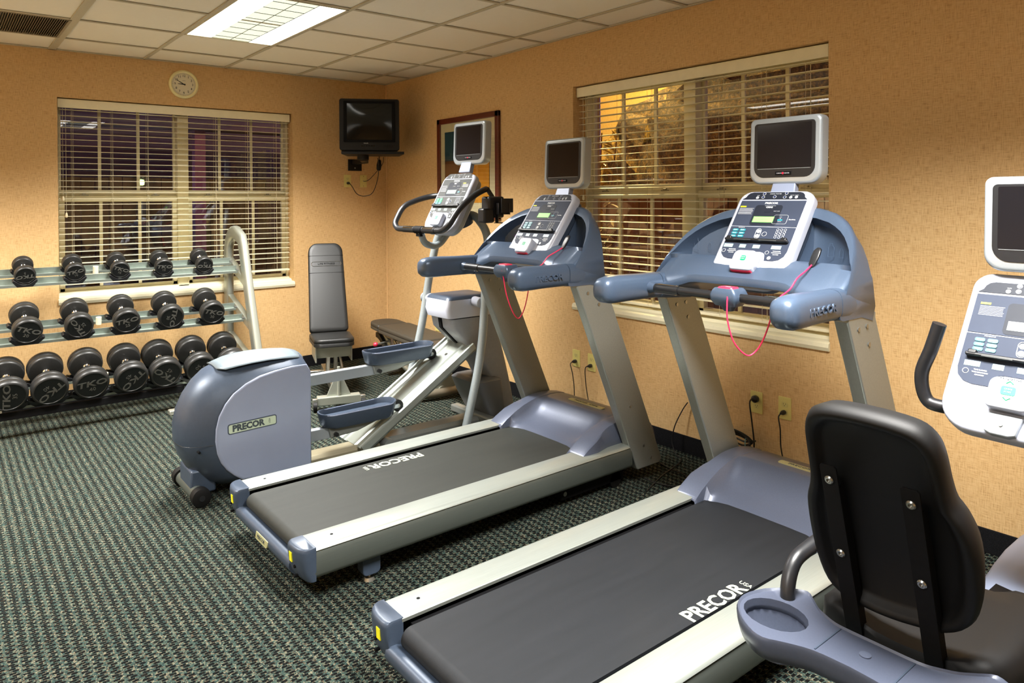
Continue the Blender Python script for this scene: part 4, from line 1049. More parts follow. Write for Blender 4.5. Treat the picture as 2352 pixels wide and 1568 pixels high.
# ---- seat back (plane leaning away from the rider's knees)
sb_ = Vector((-.283, 0, .959))
FB = Face(bw(-1.77, -5.350, .72), (0, -1, 0), sb_)      # N points towards the camera side (-x)
outl_ = [(-1.842, -5.202, .965), (-1.851, -5.214, 1.0), (-1.858, -5.242, 1.024), (-1.861, -5.29, 1.034), (-1.862, -5.352, 1.036), (-1.861, -5.413, 1.031), (-1.858, -5.453, 1.019), (-1.852, -5.477, .99), (-1.839, -5.486, .95), (-1.822, -5.490, .896), (-1.809, -5.497, .852), (-1.80, -5.514, .822), (-1.785, -5.529, .77), (-1.765, -5.532, .703), (-1.743, -5.523, .63), (-1.728, -5.50, .578), (-1.718, -5.458, .547), (-1.716, -5.41, .538), (-1.715, -5.352, .530), (-1.713, -5.294, .528), (-1.71, -5.235, .535), (-1.72, -5.196, .56), (-1.739, -5.177, .620), (-1.762, -5.172, .693), (-1.786, -5.176, .765), (-1.80, -5.19, .81), (-1.81, -5.197, .85), (-1.829, -5.199, .922)]
pol = []
for x, y, z in outl_:
    d = bw(x, y, z)-FB.o; cb_ = d.dot(FB.B); pol.append((d.dot(FB.A), cb_*(.935 if cb_ > 0 else 1)))
pol = [(p.x, p.y) for p in spline([(a, c, 0) for a, c in pol], 3, closed=True)]
cx, cy = 0, .03
def sc(k, kk=None):
    return [(cx+(a-cx)*k, cy+(c-cy)*(kk or k)) for a, c in pol]
rg = []
for k, n in ((.78, -.062), (.88, -.060), (.945, -.045), (.985, -.02), (1.0, .0), (.985, .014), (.95, .022), (.89, .022), (.84, .014), (.80, .002), (.74, -.004)):
    rg.append([FB.p(a, c, n-.016*(a/.19)**2) for a, c in sc(k, min(1.0, k+.08*(1-k)/.2) if k < 1 else 1.01)])
b = MB(); b.loft(rg); seatb = b.build('seat_back', M['rubber'], bk, smooth=70)
for y0_, y1_ in ((-5.245, -5.279), (-5.418, -5.448)):
    ym = (y0_+y1_)/2; a0 = -(ym+5.350)
    b = MB()
    b.prism([(a0-.019, -.27), (a0-.019, .168), (a0-.014, .173), (a0+.014, .173), (a0+.019, .168), (a0+.019, -.27)], FB.o, FB.A, FB.B, .030, .035)
    b.prism([(a0-.017, -.27), (a0-.017, .12), (a0-.014, .12), (a0-.014, -.27)], FB.o, FB.A, FB.B, .004, .033)
    b.prism([(a0+.014, -.27), (a0+.014, .12), (a0+.017, .12), (a0+.017, -.27)], FB.o, FB.A, FB.B, .004, .033)
    st_ = b.build('back_strut', M['blackm'], bk, bevel=.001, smooth=0)
    for bb in (.138, -.05):
        b = MB(); b.lathe([(.0, .0), (.0095, .0), (.010, .003), (.0075, .006), (.0045, .006), (.0045, .002), (0, .002)], FB.p(a0, bb, .035), FB.N, n=16, caps=False); b.build('screw', M['bolt'], st_)
# ---- seat pan, black, with raised sides
b = MB(); rg = []
for x, hw, zt, zb in ((-1.72, .13, .47, .40), (-1.715, .17, .485, .385), (-1.68, .195, .485, .37), (-1.58, .205, .475, .36), (-1.46, .205, .47, .36), (-1.34, .185, .468, .37), (-1.26, .15, .46, .385), (-1.235, .10, .445, .40)):
    rg.append([bw(x, -5.355+v*hw, z) for v, z in ((-1, (zt+zb)/2), (-.97, zt-.0), (-.85, zt+.014), (-.6, zt), (-.3, zt-.012), (0, zt-.015), (.3, zt-.012), (.6, zt), (.85, zt+.014), (.97, zt), (1, (zt+zb)/2), (.85, zb), (0, zb-.005), (-.85, zb))])
b.loft(rg); b.build('seat_pan', M['rubber'], bk, smooth=60)
# ---- cup-holder tray behind the seat
def mir(y): return -5.350*2-y
lp = [(-1.727, -5.148), (-1.745, -5.115), (-1.775, -5.088), (-1.81, -5.068), (-1.86, -5.056), (-1.905, -5.066), (-1.945, -5.098), (-1.975, -5.140), (-1.985, -5.18), (-1.965, -5.22), (-1.942, -5.275), (-1.936, -5.35)]
back = [(-1.806, -5.350), (-1.806, -5.29), (-1.803, -5.255), (-1.79, -5.225), (-1.775, -5.20), (-1.75, -5.175)]
half = back+lp
half = [(q.x, q.y) for q in spline([(x, y, 0) for x, y in half], 3)]
full = [(x, y) for x, y in half]+[(x, mir(y)) for x, y in half[::-1][1:-1]]
C0 = (-1.873, -5.148)
hole = []
for k in range(20):
    a = 2*PI*k/20; hole.append((C0[0]+.062*math.cos(a), C0[1]+.074*math.sin(a)))
def trayring(k, z, poly=full):
    cx_, cy_ = -1.87, -5.35
    out = []
    for x, y in poly: out.append(bw(cx_+(x-cx_)*k, cy_+(y-cy_)*(1-(1-k)*.35), z))
    return out
bm = bmesh.new()
def addloop(pts): return [bm.verts.new(p) for p in pts]
top = addloop(trayring(.93, .500)); rim = addloop(trayring(.975, .505)); o1 = addloop(trayring(1.0, .498)); o2 = addloop(trayring(.985, .478)); o3 = addloop(trayring(.93, .455))
for la, lb in ((top, rim), (rim, o1), (o1, o2), (o2, o3)):
    n = len(la)
    for i in range(n): bm.faces.new((la[i], la[(i+1) % n], lb[(i+1) % n], lb[i]))
hl = []
for sgn in (1, -1):
    pts = [(x, y if sgn > 0 else mir(y)) for x, y in hole]
    if sgn < 0: pts = pts[::-1]
    h0 = addloop([bw(x, y, .500) for x, y in pts]); h1 = addloop([bw(C0[0]+(x-C0[0])*.97, (C0[1] if sgn > 0 else mir(C0[1]))+(y-(C0[1] if sgn > 0 else mir(C0[1])))*.97, .485) for x, y in pts])
    h2 = addloop([bw(C0[0]+(x-C0[0])*.955, (C0[1] if sgn > 0 else mir(C0[1]))+(y-(C0[1] if sgn > 0 else mir(C0[1])))*.955, .475) for x, y in pts])
    n = len(h0)
    for la, lb in ((h0, h1), (h1, h2)):
        for i in range(n): bm.faces.new((la[i], la[(i+1) % n], lb[(i+1) % n], lb[i]))
    hl.append(h0)
edges = [bm.edges.get((top[i], top[(i+1) % len(top)])) for i in range(len(top))]
for h0 in hl: edges += [bm.edges.get((h0[i], h0[(i+1) % len(h0)])) for i in range(len(h0))]
bmesh.ops.triangle_fill(bm, use_beauty=True, use_dissolve=False, edges=edges)
kill = [f for f in bm.faces if abs(f.calc_center_median().z-.50) < .002 and any(((f.calc_center_median().x+BO.x-C0[0])/.062)**2+((f.calc_center_median().y+BO.y-cy_)/.074)**2 < .98 for cy_ in (C0[1], mir(C0[1])))]
bmesh.ops.delete(bm, geom=kill, context='FACES_ONLY')
bm.normal_update(); bmesh.ops.recalc_face_normals(bm, faces=bm.faces)
me = bpy.data.meshes.new('cup_tray'); bm.to_mesh(me); bm.free(); me.materials.append(M['trayc'] if 'trayc' in M else M['hood'])
me.polygons.foreach_set('use_smooth', [True]*len(me.polygons)); me.set_sharp_from_angle(angle=math.radians(40))
tray = bpy.data.objects.new('cup_tray', me); COL.objects.link(tray); tray.parent = bk
so = tray.modifiers.new('t', 'SOLIDIFY'); so.thickness = .004; so.offset = -1
for yy in (-5.272, -5.428):
    b = MB(); b.box(bw(-1.87, yy, .5005), (.115, .003, .003)); b.build('tray_seam', M['bluedark'], tray, smooth=0)
b = MB(); b.cyl(bw(-1.865, -5.35, .499), bw(-1.865, -5.35, .5025), .012, n=18); b.build('tray_plug', M['hood'], tray)
for s in (1, -1):
    cy_ = C0[1] if s > 0 else mir(C0[1])
    b = MB(); rg = []
    for k, z in ((1.06, .492), (1.03, .465), (.84, .425), (.72, .412), (.66, .414), (.76, .428), (.95, .468), (1.0, .492)):
        rg.append([bw(C0[0]+.062*k*math.cos(2*PI*j/24)+.004*(1-k), cy_+.074*k*math.sin(2*PI*j/24), z) for j in range(24)])
    b.loft(rg, caps=False); b.build('cup_well', M['hood'], tray, smooth=50)  # paler than the tray, light inside the well put into the colour
# side grab handles
for s in (1, -1):
    yy = -5.350+(.225 if s > 0 else -.30)
    pts = [(-1.785, yy-.01*s, .44), (-1.785, yy, .52), (-1.745, yy+.005*s, .575), (-1.62, yy-.005*s, .60), (-1.45, yy-.02*s, .60), (-1.40, yy-.02*s, .50), (-1.40, yy-.05*s, .38)]
    b = MB(); b.tube([bw(*q) for q in fillet(pts, .06, 6)], .0175, 16); b.build('grab_handle', M['black'], bk)
# ---- frame and front housing
b = MB(); b.loft([[bw(-1.95+t*1.55, -5.355+v, z+(.0 if t > .4 else .02)) for v, z in ((-.055, .17), (-.055, .25), (-.03, .28), (.03, .28), (.055, .25), (.055, .17))] for t in (0, .35, .45, 1)]); b.build('main_beam', M['bluedark'], bk, smooth=30)
b = MB(); b.bx(*[q for q in (-1.80-BO.x, -1.25-BO.x, -5.44-BO.y, -5.27-BO.y, .27, .40)]); b.build('seat_carriage', M['blackm'], bk, bevel=.02)
for x in (-1.9, -.42):
    b = MB(); b.bx(x-.04-BO.x, x+.04-BO.x, -5.63-BO.y, -5.08-BO.y, .02, .09); fb_ = b.build('floor_stabiliser', M['bluedark'], bk, bevel=.015)
    for y in (-5.60, -5.11):
        b = MB(); b.cyl(bw(x, y, 0), bw(x, y, .025), .02, n=12); b.build('foot', M['rubber'], fb_)
b = MB(); b.bx(-1.94-BO.x, -1.86-BO.x, -5.40-BO.y, -5.31-BO.y, .08, .28); b.build('rear_post', M['bluedark'], bk, bevel=.01)
fr_ = [(-1.115, .335), (-1.06, .362), (-.96, .385), (-.84, .40), (-.68, .40), (-.52, .385), (-.40, .34), (-.34, .28), (-.32, .16), (-.34, .06), (-.70, .06), (-.86, .14), (-.93, .22)]
rings = []
for t in (-1, -.93, -.7, -.35, 0, .35, .7, .93, 1):
    k = 1-.13*abs(t)**5
    rings.append([bw(-.72+(x+.72)*k, -5.42+t*.125, .26+(z-.26)*k) for x, z in fr_])
b = MB(); b.loft(rings); b.build('front_housing', M['lav'], bk, smooth=60)
b = MB(); rings = []
for x, hw, zt, zb in ((-1.30, .06, .36, .25), (-1.15, .075, .375, .22), (-.98, .085, .36, .2), (-.86, .085, .33, .2)):
    rings.append([bw(x, -5.40+v*hw, zb+(zt-zb)*w_) for v, w_ in ((-1, 0), (-1, .8), (-.8, 1), (.8, 1), (1, .8), (1, 0))])
b.loft(rings); b.build('step_through_cover', M['blackm'], bk, smooth=40)
for s in (1, -1):
    b = MB(); b.cyl(bw(-.72, -5.42+s*.10, .27), bw(-.72, -5.42+s*.155, .27), .03, n=16); b.box(bw(-.72-s*.08, -5.42+s*.15, .27-s*.0), (.18, .015, .03)); cr_ = b.build('crank', M['black'], bk, bevel=.003)
    b = MB(); b.box(bw(-.72-s*.16, -5.42+s*.20, .27), (.10, .09, .025)); b.build('pedal', M['black'], cr_, bevel=.006)
# ---- mast, console, screen, handles
b = MB(); b.tube([bw(*q) for q in fillet([(-.60, -5.43, .42), (-.70, -5.43, .85), (-.93, -5.435, 1.02)], .15, 6)], .035, 18); b.build('console_mast', M['blackm'], bk)
yw = -.06; tl = math.radians(34)
fo = Vector((-math.cos(yw), -math.sin(yw), 0)); A = Vector((math.sin(yw), -math.cos(yw), 0)); Bv = Vector((0, 0, 1))*math.cos(tl)-fo*math.sin(tl)
F = Face(bw(-1.085, -5.422, 1.060), A, Bv); console(bk, F, w=.345, h=.455, style='bike')
b = MB(); nk = Face(bw(-.965, -5.45, 1.262), A, Vector((.3, 0, .95))); nk.prism(b, [(-.055, -.03), (.055, -.03), (.048, .05), (-.048, .05)], -.03, .002); b.build('screen_neck', M['silver'], bk, bevel=.004)
tv_head(bk, Face(bw(-.985, -5.442, 1.392), A, Vector((0, 0, 1))*math.cos(.04)-fo*math.sin(.04)))
b = MB(); hp = Face(F.p(-.01, -.232, .004), A, Bv); hp.prism(b, [(-.045, .03), (.045, .03), (.036, -.022), (.02, -.028), (-.02, -.028), (-.036, -.022)], -.016, .008); q_ = b.build('headphone_port', M['silver'], bk, bevel=.003)
b = MB(); b.cyl(hp.p(0, 0, .008), hp.p(0, 0, .011), .005, n=10); b.build('port_screw', M['bolt'], q_)
for s in (1, -1):
    yy = -5.422
    pts = [(-1.12, yy+s*.10, .872), (-1.15, yy+s*.18, .872), (-1.15, yy+s*.225, .885), (-1.15, yy+s*.238, .955), (-1.15, yy+s*.212, 1.034), (-1.15, yy+s*.190, 1.108)]
    b = MB(); b.tube([bw(*q) for q in spline(pts, 6)], .0185, 16); b.build('console_handle', M['black'], bk)
b = MB(); b.cyl(bw(-1.10, -5.55, .872), bw(-1.10, -5.29, .872), .018, n=14); b.build('handle_bar', M['black'], bk)
# ================================================================== dumbbell rack
M['rack'] = pm('rack_silver', (160, 163, 152), .34, metal=.55, noise=.05, nscale=400)
M['rail'] = pm('rack_rail', (158, 168, 160), .38, metal=.5, noise=.05, nscale=60)
M['dbell'] = pm('dumbbell_rubber', (34, 34, 33), .42, noise=.2, nscale=90, bump=.05)
M['dbface'] = pm('dumbbell_face', (14, 15, 17), .35, noise=.2, nscale=60)
M['dbtext'] = pm('dumbbell_lettering', (86, 86, 82), .5)
RX = -1.525
XL = RX-2.45
rk = thing('dumbbell_rack', 'three-tier silver dumbbell rack under the window, tall looped end frame at its right', 'rack', (RX-1.2, -.5, 0))
RO = Vector((RX-1.2, -.5, 0))
def rw(x, y, z): return Vector((x, y, z))-RO
prof = [(a*.052, c*.029) for a, c in rrect(2, 2, .55, 4)]
for X in (RX, XL):
    path = [(X, -.115, .03), (X, -.115, 1.02)]+[(X, -.115-.165*(1-math.cos(a))*1.02, 1.05+.175*math.sin(a)) for a in [PI*k/12 for k in range(1, 9)]]+[(X, -.44, 1.175), (X, -.475, 1.10), (X, -.60, .75), (X, -.775, .30), (X, -.885, .03)]
    b = MB(); b.sweep([rw(*p) for p in path], prof, up=(1, 0, 0)); 
    ef = b.build('end_frame', M['rack'], rk, smooth=50)
    for z0_, y1_, z1_ in ((1.00, -.545, .845), (.70, -.665, .52), (.40, -.76, .225)):
        b = MB(); b.sweep([rw(X, -.13, z0_), rw(X, y1_, z1_)], [(-.03, -.022), (.03, -.022), (.03, .022), (-.03, .022)], up=(1, 0, 0)); b.build('brace', M['rack'], ef, bevel=.005, smooth=0)
    b = MB(); b.bx(X-.035-RO.x, X+.035-RO.x, -.97-RO.y, -.06-RO.y, .0, .035); b.build('foot_bar', M['rack'], ef, bevel=.008)
T20 = math.radians(20)
sv, sn = Vector((0, math.cos(T20), math.sin(T20))), Vector((0, -math.sin(T20), math.cos(T20)))
SH = [(Vector((0, -.425, .918)), .20), (Vector((0, -.555, .558)), .235), (Vector((0, -.68, .183)), .25)]   # front edge of each shelf, depth
shelf_rails = []
for si, (o_, dep) in enumerate(SH):
    sh_ = MB()
    for k, s0 in enumerate((0.0, dep-.045)):
        sec = [(s0, -.004), (s0+.045, -.004), (s0+.045, .040), (s0+.042, .040), (s0+.042, 0), (s0+.003, 0), (s0+.003, .014), (s0, .014)]
        b = MB(); b.loft([[Vector((x, 0, 0))+o_+sv*s+sn*n-RO for s, n in sec] for x in (XL+.03, RX-.03)])
        r_ = b.build('shelf_rail', M['rail'], rk, smooth=0); 
        for X in (RX-.034,):
            b = MB(); b.cyl(Vector((X-.004, 0, 0))+o_+sv*(s0+.022)+sn*.012-RO, Vector((X+.012, 0, 0))+o_+sv*(s0+.022)+sn*.012-RO, .011, n=10); b.build('bolt', M['bolt'], r_)
b = MB(); b.bx(XL+.05-RO.x, RX-.5-RO.x, -.70-RO.y, -.675-RO.y, .125, .172); b.build('kick_bar', M['blackm'], rk, bevel=.004)
b = MB(); b.bx(RX-.62-RO.x, RX-.04-RO.x, -.80-RO.y, -.74-RO.y, .0, .035); b.build('floor_rail', M['rack'], rk, bevel=.006)
def dumbbell(r, L, hl):
    t = bpy.data.objects.new('dumbbell', None); COL.objects.link(t)
    for s in (-1, 1):
        pr = [(r*.30, -hl), (r*.86, -hl), (r*.93, -hl*.96), (r*.97, -hl*.86), (r*.975, -hl*.62), (r*.95, -hl*.59), (r*.95, -hl*.55), (r*.99, -hl*.5), (r, -hl*.28), (r*.965, -hl*.10), (r*.90, -.001), (r*.84, 0), (r*.82, -.003)]
        b = MB(); b.lathe(pr, (0, s*L/2, 0), (0, s, 0), n=32); hd = b.build('dumbbell_head', M['dbell'], t, smooth=50)
        b = MB(); b.lathe([(r*.80, -.004), (r*.80, -.0022), (0.0001, -.0022)], (0, s*L/2, 0), (0, s, 0), n=28, caps=False); b.build('head_face', M['dbface'], hd, smooth=30)
    g = L/2-hl
    b = MB(); b.lathe([(.021, -g-.004), (.021, -g+.008), (.0145, -g+.016), (.015, -g*.5), (.0165, 0), (.015, g*.5), (.0145, g-.016), (.021, g-.008), (.021, g+.004)], (0, 0, 0), (0, 1, 0), n=16); b.build('dumbbell_handle', M['chrome'], t)
    return t
protos = {}
ROWS = [
    (0, [(-2.934, 5, 187), (-2.649, 10, 14), (-2.375, 10, -20), (-2.090, 15, -3), (-1.806, 15, 178)], .062, .205, .055, 'on the top shelf'),
    (1, [(-2.937, 20, -20), (-2.650, 25, 122), (-2.366, 25, 11), (-2.080, 30, -97), (-1.795, 30, -14)], .086, .285, .075, 'on the middle shelf'),
    (2, [(-3.049, 35, 90), (-2.834, 40, 224), (-2.603, 40, 8), (-2.367, 45, 227), (-2.153, 45, 142), (-1.925, 50, 230), (-1.70, 50, -5)], .105, .335, .09, 'on the bottom shelf')]
NM = {0: ['leftmost', 'second from left', 'third from left', 'fourth from left', 'rightmost'], 1: ['leftmost', 'second from left', 'middle one', 'fourth from left', 'rightmost'],
      2: ['leftmost, cut by the picture edge', 'second from left', 'third from left', 'fourth from left', 'fifth from left', 'sixth from left', 'rightmost, half behind the elliptical']}
table = None
for si, items, r, L, hl, where in ROWS:
    o_, dep = SH[si]
    P0 = dumbbell(r, L, hl)
    first = True
    tb_ = {}
    for c in bpy.data.objects:
        if c.parent: tb_.setdefault(c.parent.name, []).append(c)
    smd = None
    for k, (x, wt, ang) in enumerate(items):
        d = P0 if first else copy_tree(P0, None, tb_); first = False
        rj = r*(1+.02*((wt/5) % 2))
        c = Vector((x, 0, 0))+o_+sv*(dep/2)+sn*(r+.0145)
        d.location = c; d.rotation_euler = (T20, 0, 0)
        tag(d, 'black %d pound rubber dumbbell, %s %s' % (wt, NM[si][k], where), 'dumbbell', 'dumbbells %s' % where)
        a = math.radians(ang)
        A = Vector((math.cos(a), 0, math.sin(a))); B = Vector((-math.sin(a), 0, math.cos(a)))
        fo_ = Vector((0, -L/2+.0022, 0))
        h0 = [q for q in bpy.data.objects if q.parent == d and q.name.startswith('dumbbell_head')][0]
        text('lettering', 'TKO', r*.52, M['dbtext'], h0, fo_+B*r*.10, A, B, ext=.0008, bold=r*.012, sx=1.55, shear=.12)
        text('lettering', str(wt), r*.34, M['dbtext'], h0, fo_-B*r*.30, A, B, ext=.0008, sx=1.1)
        # saddles on the rails, fixed to the rack
        for s0 in (.020, dep-.022):
            hw = r*1.15
            V_ = [(-hw, .035), (-hw*.86, .048), (-r*.62, .028), (-r*.3, .0155), (0, .0125), (r*.3, .0155), (r*.62, .028), (hw*.86, .048), (hw, .035), (hw*.62, -.004), (-hw*.62, -.004)]
            if smd is None or smd[0] != si:
                b = MB(); b.loft([[Vector((u, 0, 0))+sv*t_+sn*n for u, n in V_] for t_ in (-.021, .021)]); s_o = b.build('saddle', M['black'], rk, smooth=30, bevel=.003); smd = (si, s_o.data)
            else:
                s_o = bpy.data.objects.new('saddle', smd[1]); COL.objects.link(s_o); s_o.parent = rk
                bb_ = s_o.modifiers.new('bevel', 'BEVEL'); bb_.width = .003; bb_.segments = 2; bb_.limit_method = 'ANGLE'
            s_o.location = Vector((x, 0, 0))+o_+sv*s0-RO
for si, x in ((0, -2.505), (1, -2.505), (2, -2.485)):
    o_, dep = SH[si]
    b = MB(); b.cyl(Vector((x, 0, 0))+o_+sv*(dep-.06)+sn*.0-RO, Vector((x, 0, 0))+o_+sv*(dep-.05)+sn*.05-RO, .018, n=14); b.build('rubber_stop', M['vinyl'], rk)
# small blue and white tag on the lowest shelf, at the picture edge
q = MB(); q.box(rw(-3.098, -.712, .205), (.03, .004, .05)); tg = q.build('shelf_tag', pm('tag_white', (205, 208, 205), .6), rk, smooth=0)
q = MB(); q.box(rw(-3.098, -.715, .218), (.031, .004, .024)); q.build('tag_band', pm('tag_blue', (40, 84, 170), .5), tg, smooth=0)

# ================================================================== benches
M['vinylblk'] = pm('bench_vinyl_black', (17, 18, 18), .48, noise=.15, nscale=150, bump=.12, bscale=260)
M['vinylbrn'] = pm('bench_vinyl_brown', (54, 51, 44), .5, noise=.08, nscale=90, bump=.1, bscale=300)
def pad(root, F, w, h, th, mat, name='pad', r=(.05, .05, .05, .05), taper=1.0):
    out = rrect(w, h, r, 6); out = [(a*(1+(taper-1)*(c/h+.5)), c) for a, c in out]
    rg = []
    for k, n in ((.96, 0), (1, .004), (1, th*.42), (.985, th*.46), (.985, th*.5), (1, th*.55), (1.0, th*.8), (.985, th*.93), (.94, th), (.8, th+.002)):
        rg.append([F.p(a*k if k < 1 else a, c*(1-(1-k)*w/h), n) for a, c in out])
    b = MB(); b.loft(rg); return b.build(name, mat, root, smooth=45)
ib = thing('incline_bench', 'black incline weight bench set upright against the wall beside the rack window', 'bench', (-1.165, -1.365, 0), math.radians(-19))
# local: y back along the bench
bA, bB = (0.62, .44), (.90, 1.10)
d_ = Vector((0, bB[0]-bA[0], bB[1]-bA[1])); Lb = d_.length; d_.normalize()
Fp_ = Face(Vector((0, (bA[0]+bB[0])/2, (bA[1]+bB[1])/2)), (1, 0, 0), d_)
Fp_.o = Fp_.o-Fp_.N*.02
bp = pad(ib, Fp_, .30, Lb+.02, .055, M['vinylblk'], 'back_pad', (.075, .075, .03, .03), .90)
for cc in (.10, .245):
    b = MB(); b.tube([Fp_.p(-.139+.278*k/8, Lb/2-cc, .0575) for k in range(9)], .0012, 5); b.build('seam', M['blackm'], bp)
b = MB(); b.tube([Fp_.p(a, Lb/2-.17+c, .058) for a, c in rrect(.235, .036, .018, 5)], .002, 5, closed=True); b.build('embossed_ring', M['printw'] if 0 else M['bolt'], bp)
text('lettering', 'LIFE FITNESS', .019, M['blackm'], bp, Fp_.p(0, Lb/2-.17, .0575), Fp_.A, Fp_.B, ext=.001, sx=1.3)
ds = Vector((0, .99, -.05)).normalized()
Fs = Face(Vector((0, .40, .385)), (1, 0, 0), Vector((0, 1, -.04)))
pad(ib, Fs, .29, .40, .06, M['vinylblk'], 'seat_pad', (.03, .03, .06, .06), 1.08)
b = MB(); b.prism([(.68, .385), (1.0, .98), (.96, 1.0), (.64, .40)], (0, 0, 0), (0, 1, 0), (0, 0, 1), -.03, .03); b.build('back_beam', M['steel'], ib, smooth=0, bevel=.004)
b = MB()
for x in (-.13, .13): b.bx(x-.005, x+.005, .28, .60, .27, .385)
b.bx(-.13, .13, .30, .305, .30, .385); b.build('seat_bracket', M['rack'], ib, smooth=0, bevel=.003)
b = MB(); b.sweep([V(0, .02, .09), V(0, 1.02, .07)], [(-.028, -.03), (.028, -.03), (.028, .03), (-.028, .03)], up=(0, 0, 1)); b.build('spine', M['steel'], ib, smooth=0, bevel=.004)
for x in (-.032, .032):
    b = MB(); b.sweep([V(x, .46, .09), V(x*.8, .42, .36)], [(-.014, -.02), (.014, -.02), (.014, .02), (-.014, .02)], up=(0, 1, 0)); b.build('seat_post', M['steel'], ib, smooth=0, bevel=.003)
b = MB(); b.bx(-.15, .15, -.035, .035, .035, .095); fb_ = b.build('front_bar', M['rack'], ib, smooth=0, bevel=.006)
b = MB(); b.prism([(-.085, .095), (.085, .095), (.022, .235), (-.022, .235)], (0, -.0, 0), (1, 0, 0), (0, 0, 1), -.006, .006); b.cyl((0, -.012, .095), (0, -.012, .30), .012, n=12); b.build('front_gusset', M['rack'], ib, smooth=0, bevel=.004)
for x in (-.165, .165):
    b = MB(); b.cyl((x-.012, -.035, .035), (x+.012, -.035, .035), .035, n=20); w = b.build('bench_wheel', M['rubber'], ib)
    b = MB(); b.box((x, -.03, .06), (.034, .03, .06)); b.build('wheel_fork', M['steel'], w, bevel=.003)
b = MB(); b.bx(-.24, .20, .99, 1.04, .0, .05); b.build('rear_bar', M['steel'], ib, bevel=.006)
b = MB(); b.cyl((.055, .40, .30), (.075, .36, .17), .009, n=10); b.build('adjust_lever', M['steel'], ib)
b = MB(); b.lathe([(.002, -.02), (.014, -.015), (.019, 0), (.014, .015), (.002, .02)], (.078, .355, .155), (0, 0, 1), n=16); b.build('lever_knob', M['red'], ib)

fb = thing('flat_bench', 'brown padded flat weight bench in the room corner behind the elliptical', 'bench', (-.415, -1.14, 0), math.radians(-6))
Fl = Face(Vector((0, .53, .375)), (1, 0, 0), (0, 1, .03)); pad(fb, Fl, .27, .27, .055, M['vinylbrn'], 'head_pad', (.12, .12, .02, .02), .92)
Fl = Face(Vector((0, -.02, .37)), (1, 0, 0), (0, 1, 0)); pad(fb, Fl, .30, .80, .06, M['vinylbrn'], 'back_pad', (.03, .03, .03, .03), .96)
Fl = Face(Vector((0, -.58, .365)), (1, 0, 0), (0, 1, 0)); pad(fb, Fl, .27, .30, .06, M['vinylbrn'], 'seat_pad', (.02, .02, .08, .08), 1.1)
b = MB(); b.bx(-.03, .03, -.66, .50, .305, .365); b.build('top_beam', M['steel'], fb, bevel=.005)
for y in (.30, .18):
    b = MB(); b.tube([V(-.05, y, .36), V(-.05, y-.02, .26), V(0, y-.04, .2), V(.05, y-.02, .26), V(.05, y, .36)], .012, 8); b.build('hinge_bracket', M['steel'], fb)
b = MB(); rg = []
for k in range(9):
    a = PI*.5*k/8; rg.append([V(v, .62-.26*math.cos(a)*1.0+.0, .03+.30*math.sin(a)) for v in (-.06, .06)]+[V(v, .62-.22*math.cos(a), .03+.26*math.sin(a)) for v in (.06, -.06)])
b.loft(rg); b.build('curved_leg', M['vinylbrn'], fb, smooth=40)
b = MB(); b.tube([V(*q) for q in fillet([(0, .55, .33), (0, .2, .12), (0, -.5, .06)], .2, 6)], .035, 14); b.build('spine', M['rack'], fb)
b = MB(); b.tube([V(*q) for q in fillet([(-.30, -.42, .04), (-.1, -.5, .05), (.1, -.5, .05), (.30, -.42, .04)], .1, 6)], .033, 14); ff = b.build('foot_bar', pm('bench_taupe', (120, 112, 96), .4, metal=.3), fb)
b = MB(); b.prism([(-.12, .06), (.12, .06), (.05, .34), (-.05, .34)], (0, -.47, 0), (1, 0, 0), (0, 0, 1), -.02, .02); b.build('front_leg', M['rack'], fb, bevel=.006)
for x in (-.33, .33):
    b = MB(); b.cyl((x-.02, -.41, .03), (x+.02, -.41, .03), .03, n=16); b.build('rubber_foot', M['rubber'], ff)
b = MB(); b.bx(-.11, .11, .60, .65, 0, .045); b.build('rear_bar', M['rack'], fb, bevel=.006)
for x, y, z in ((-.17, .33, .285), (-.16, -.02, .285)):
    b = MB(); b.cyl((x, y, z), (-.03, y, z+.02), .008, n=8); kb = b.build('pull_pin', M['steel'], fb)
    b = MB(); b.lathe([(.002, -.02), (.014, -.015), (.02, 0), (.014, .015), (.002, .02)], (x-.012, y, z), (1, 0, 0), n=16); b.build('pin_knob', M['red'], kb)
# ================================================================== wall things
M['clockrim'] = pm('clock_cream', (236, 228, 176), .35, noise=.02)
M['clockface'] = pm('clock_dial', (222, 213, 184), .4)
M['ink'] = pm('clock_ink', (28, 26, 24), .5)
ck = thing('wall_clock', 'round cream wall clock above the dumbbell window', 'clock', (-1.830, 0, 2.402))
def CK(a, c, n): return Vector((a, -n, c))
b = MB(); b.lathe([(.112, 0), (.113, .012), (.108, .024), (.100, .028), (.094, .024), (.091, .018), (.0895, .014)], (0, 0, 0), (0, -1, 0), n=48, caps=False); b.build('clock_rim', M['clockrim'], ck, smooth=60)
b = MB(); b.cyl((0, -.006, 0), (0, -.013, 0), .092, n=48); fc = b.build('clock_dial', M['clockface'], ck, smooth=30)
for k in range(1, 13):
    a = PI/2-k*PI/6
    text('numeral', str(k), .026, M['ink'], fc, (.066*math.cos(a), -.0131, .066*math.sin(a)), (1, 0, 0), (0, 0, 1))
b = MB()
for k in range(60):
    a = k*PI/30; w = .0012 if k % 5 else .002
    c, s = math.cos(a), math.sin(a)
    b.box((.083*c, -.0135, .083*s), (w, .0006, .006), Euler((0, -a+PI/2, 0)))
b.build('minute_marks', M['ink'], fc, smooth=0)
for L, w, ang in ((.062, .0035, math.radians(90+60)), (.045, .0045, math.radians(178))):
    c, s = math.cos(ang), math.sin(ang)
    b = MB(); b.prism([(-w, -.012), (w, -.012), (w*.4, L), (-w*.4, L)], (0, -.0155, 0), (s, 0, -c), (c, 0, s), -.0006, .0006); b.build('clock_hand', M['ink'], ck, smooth=0)
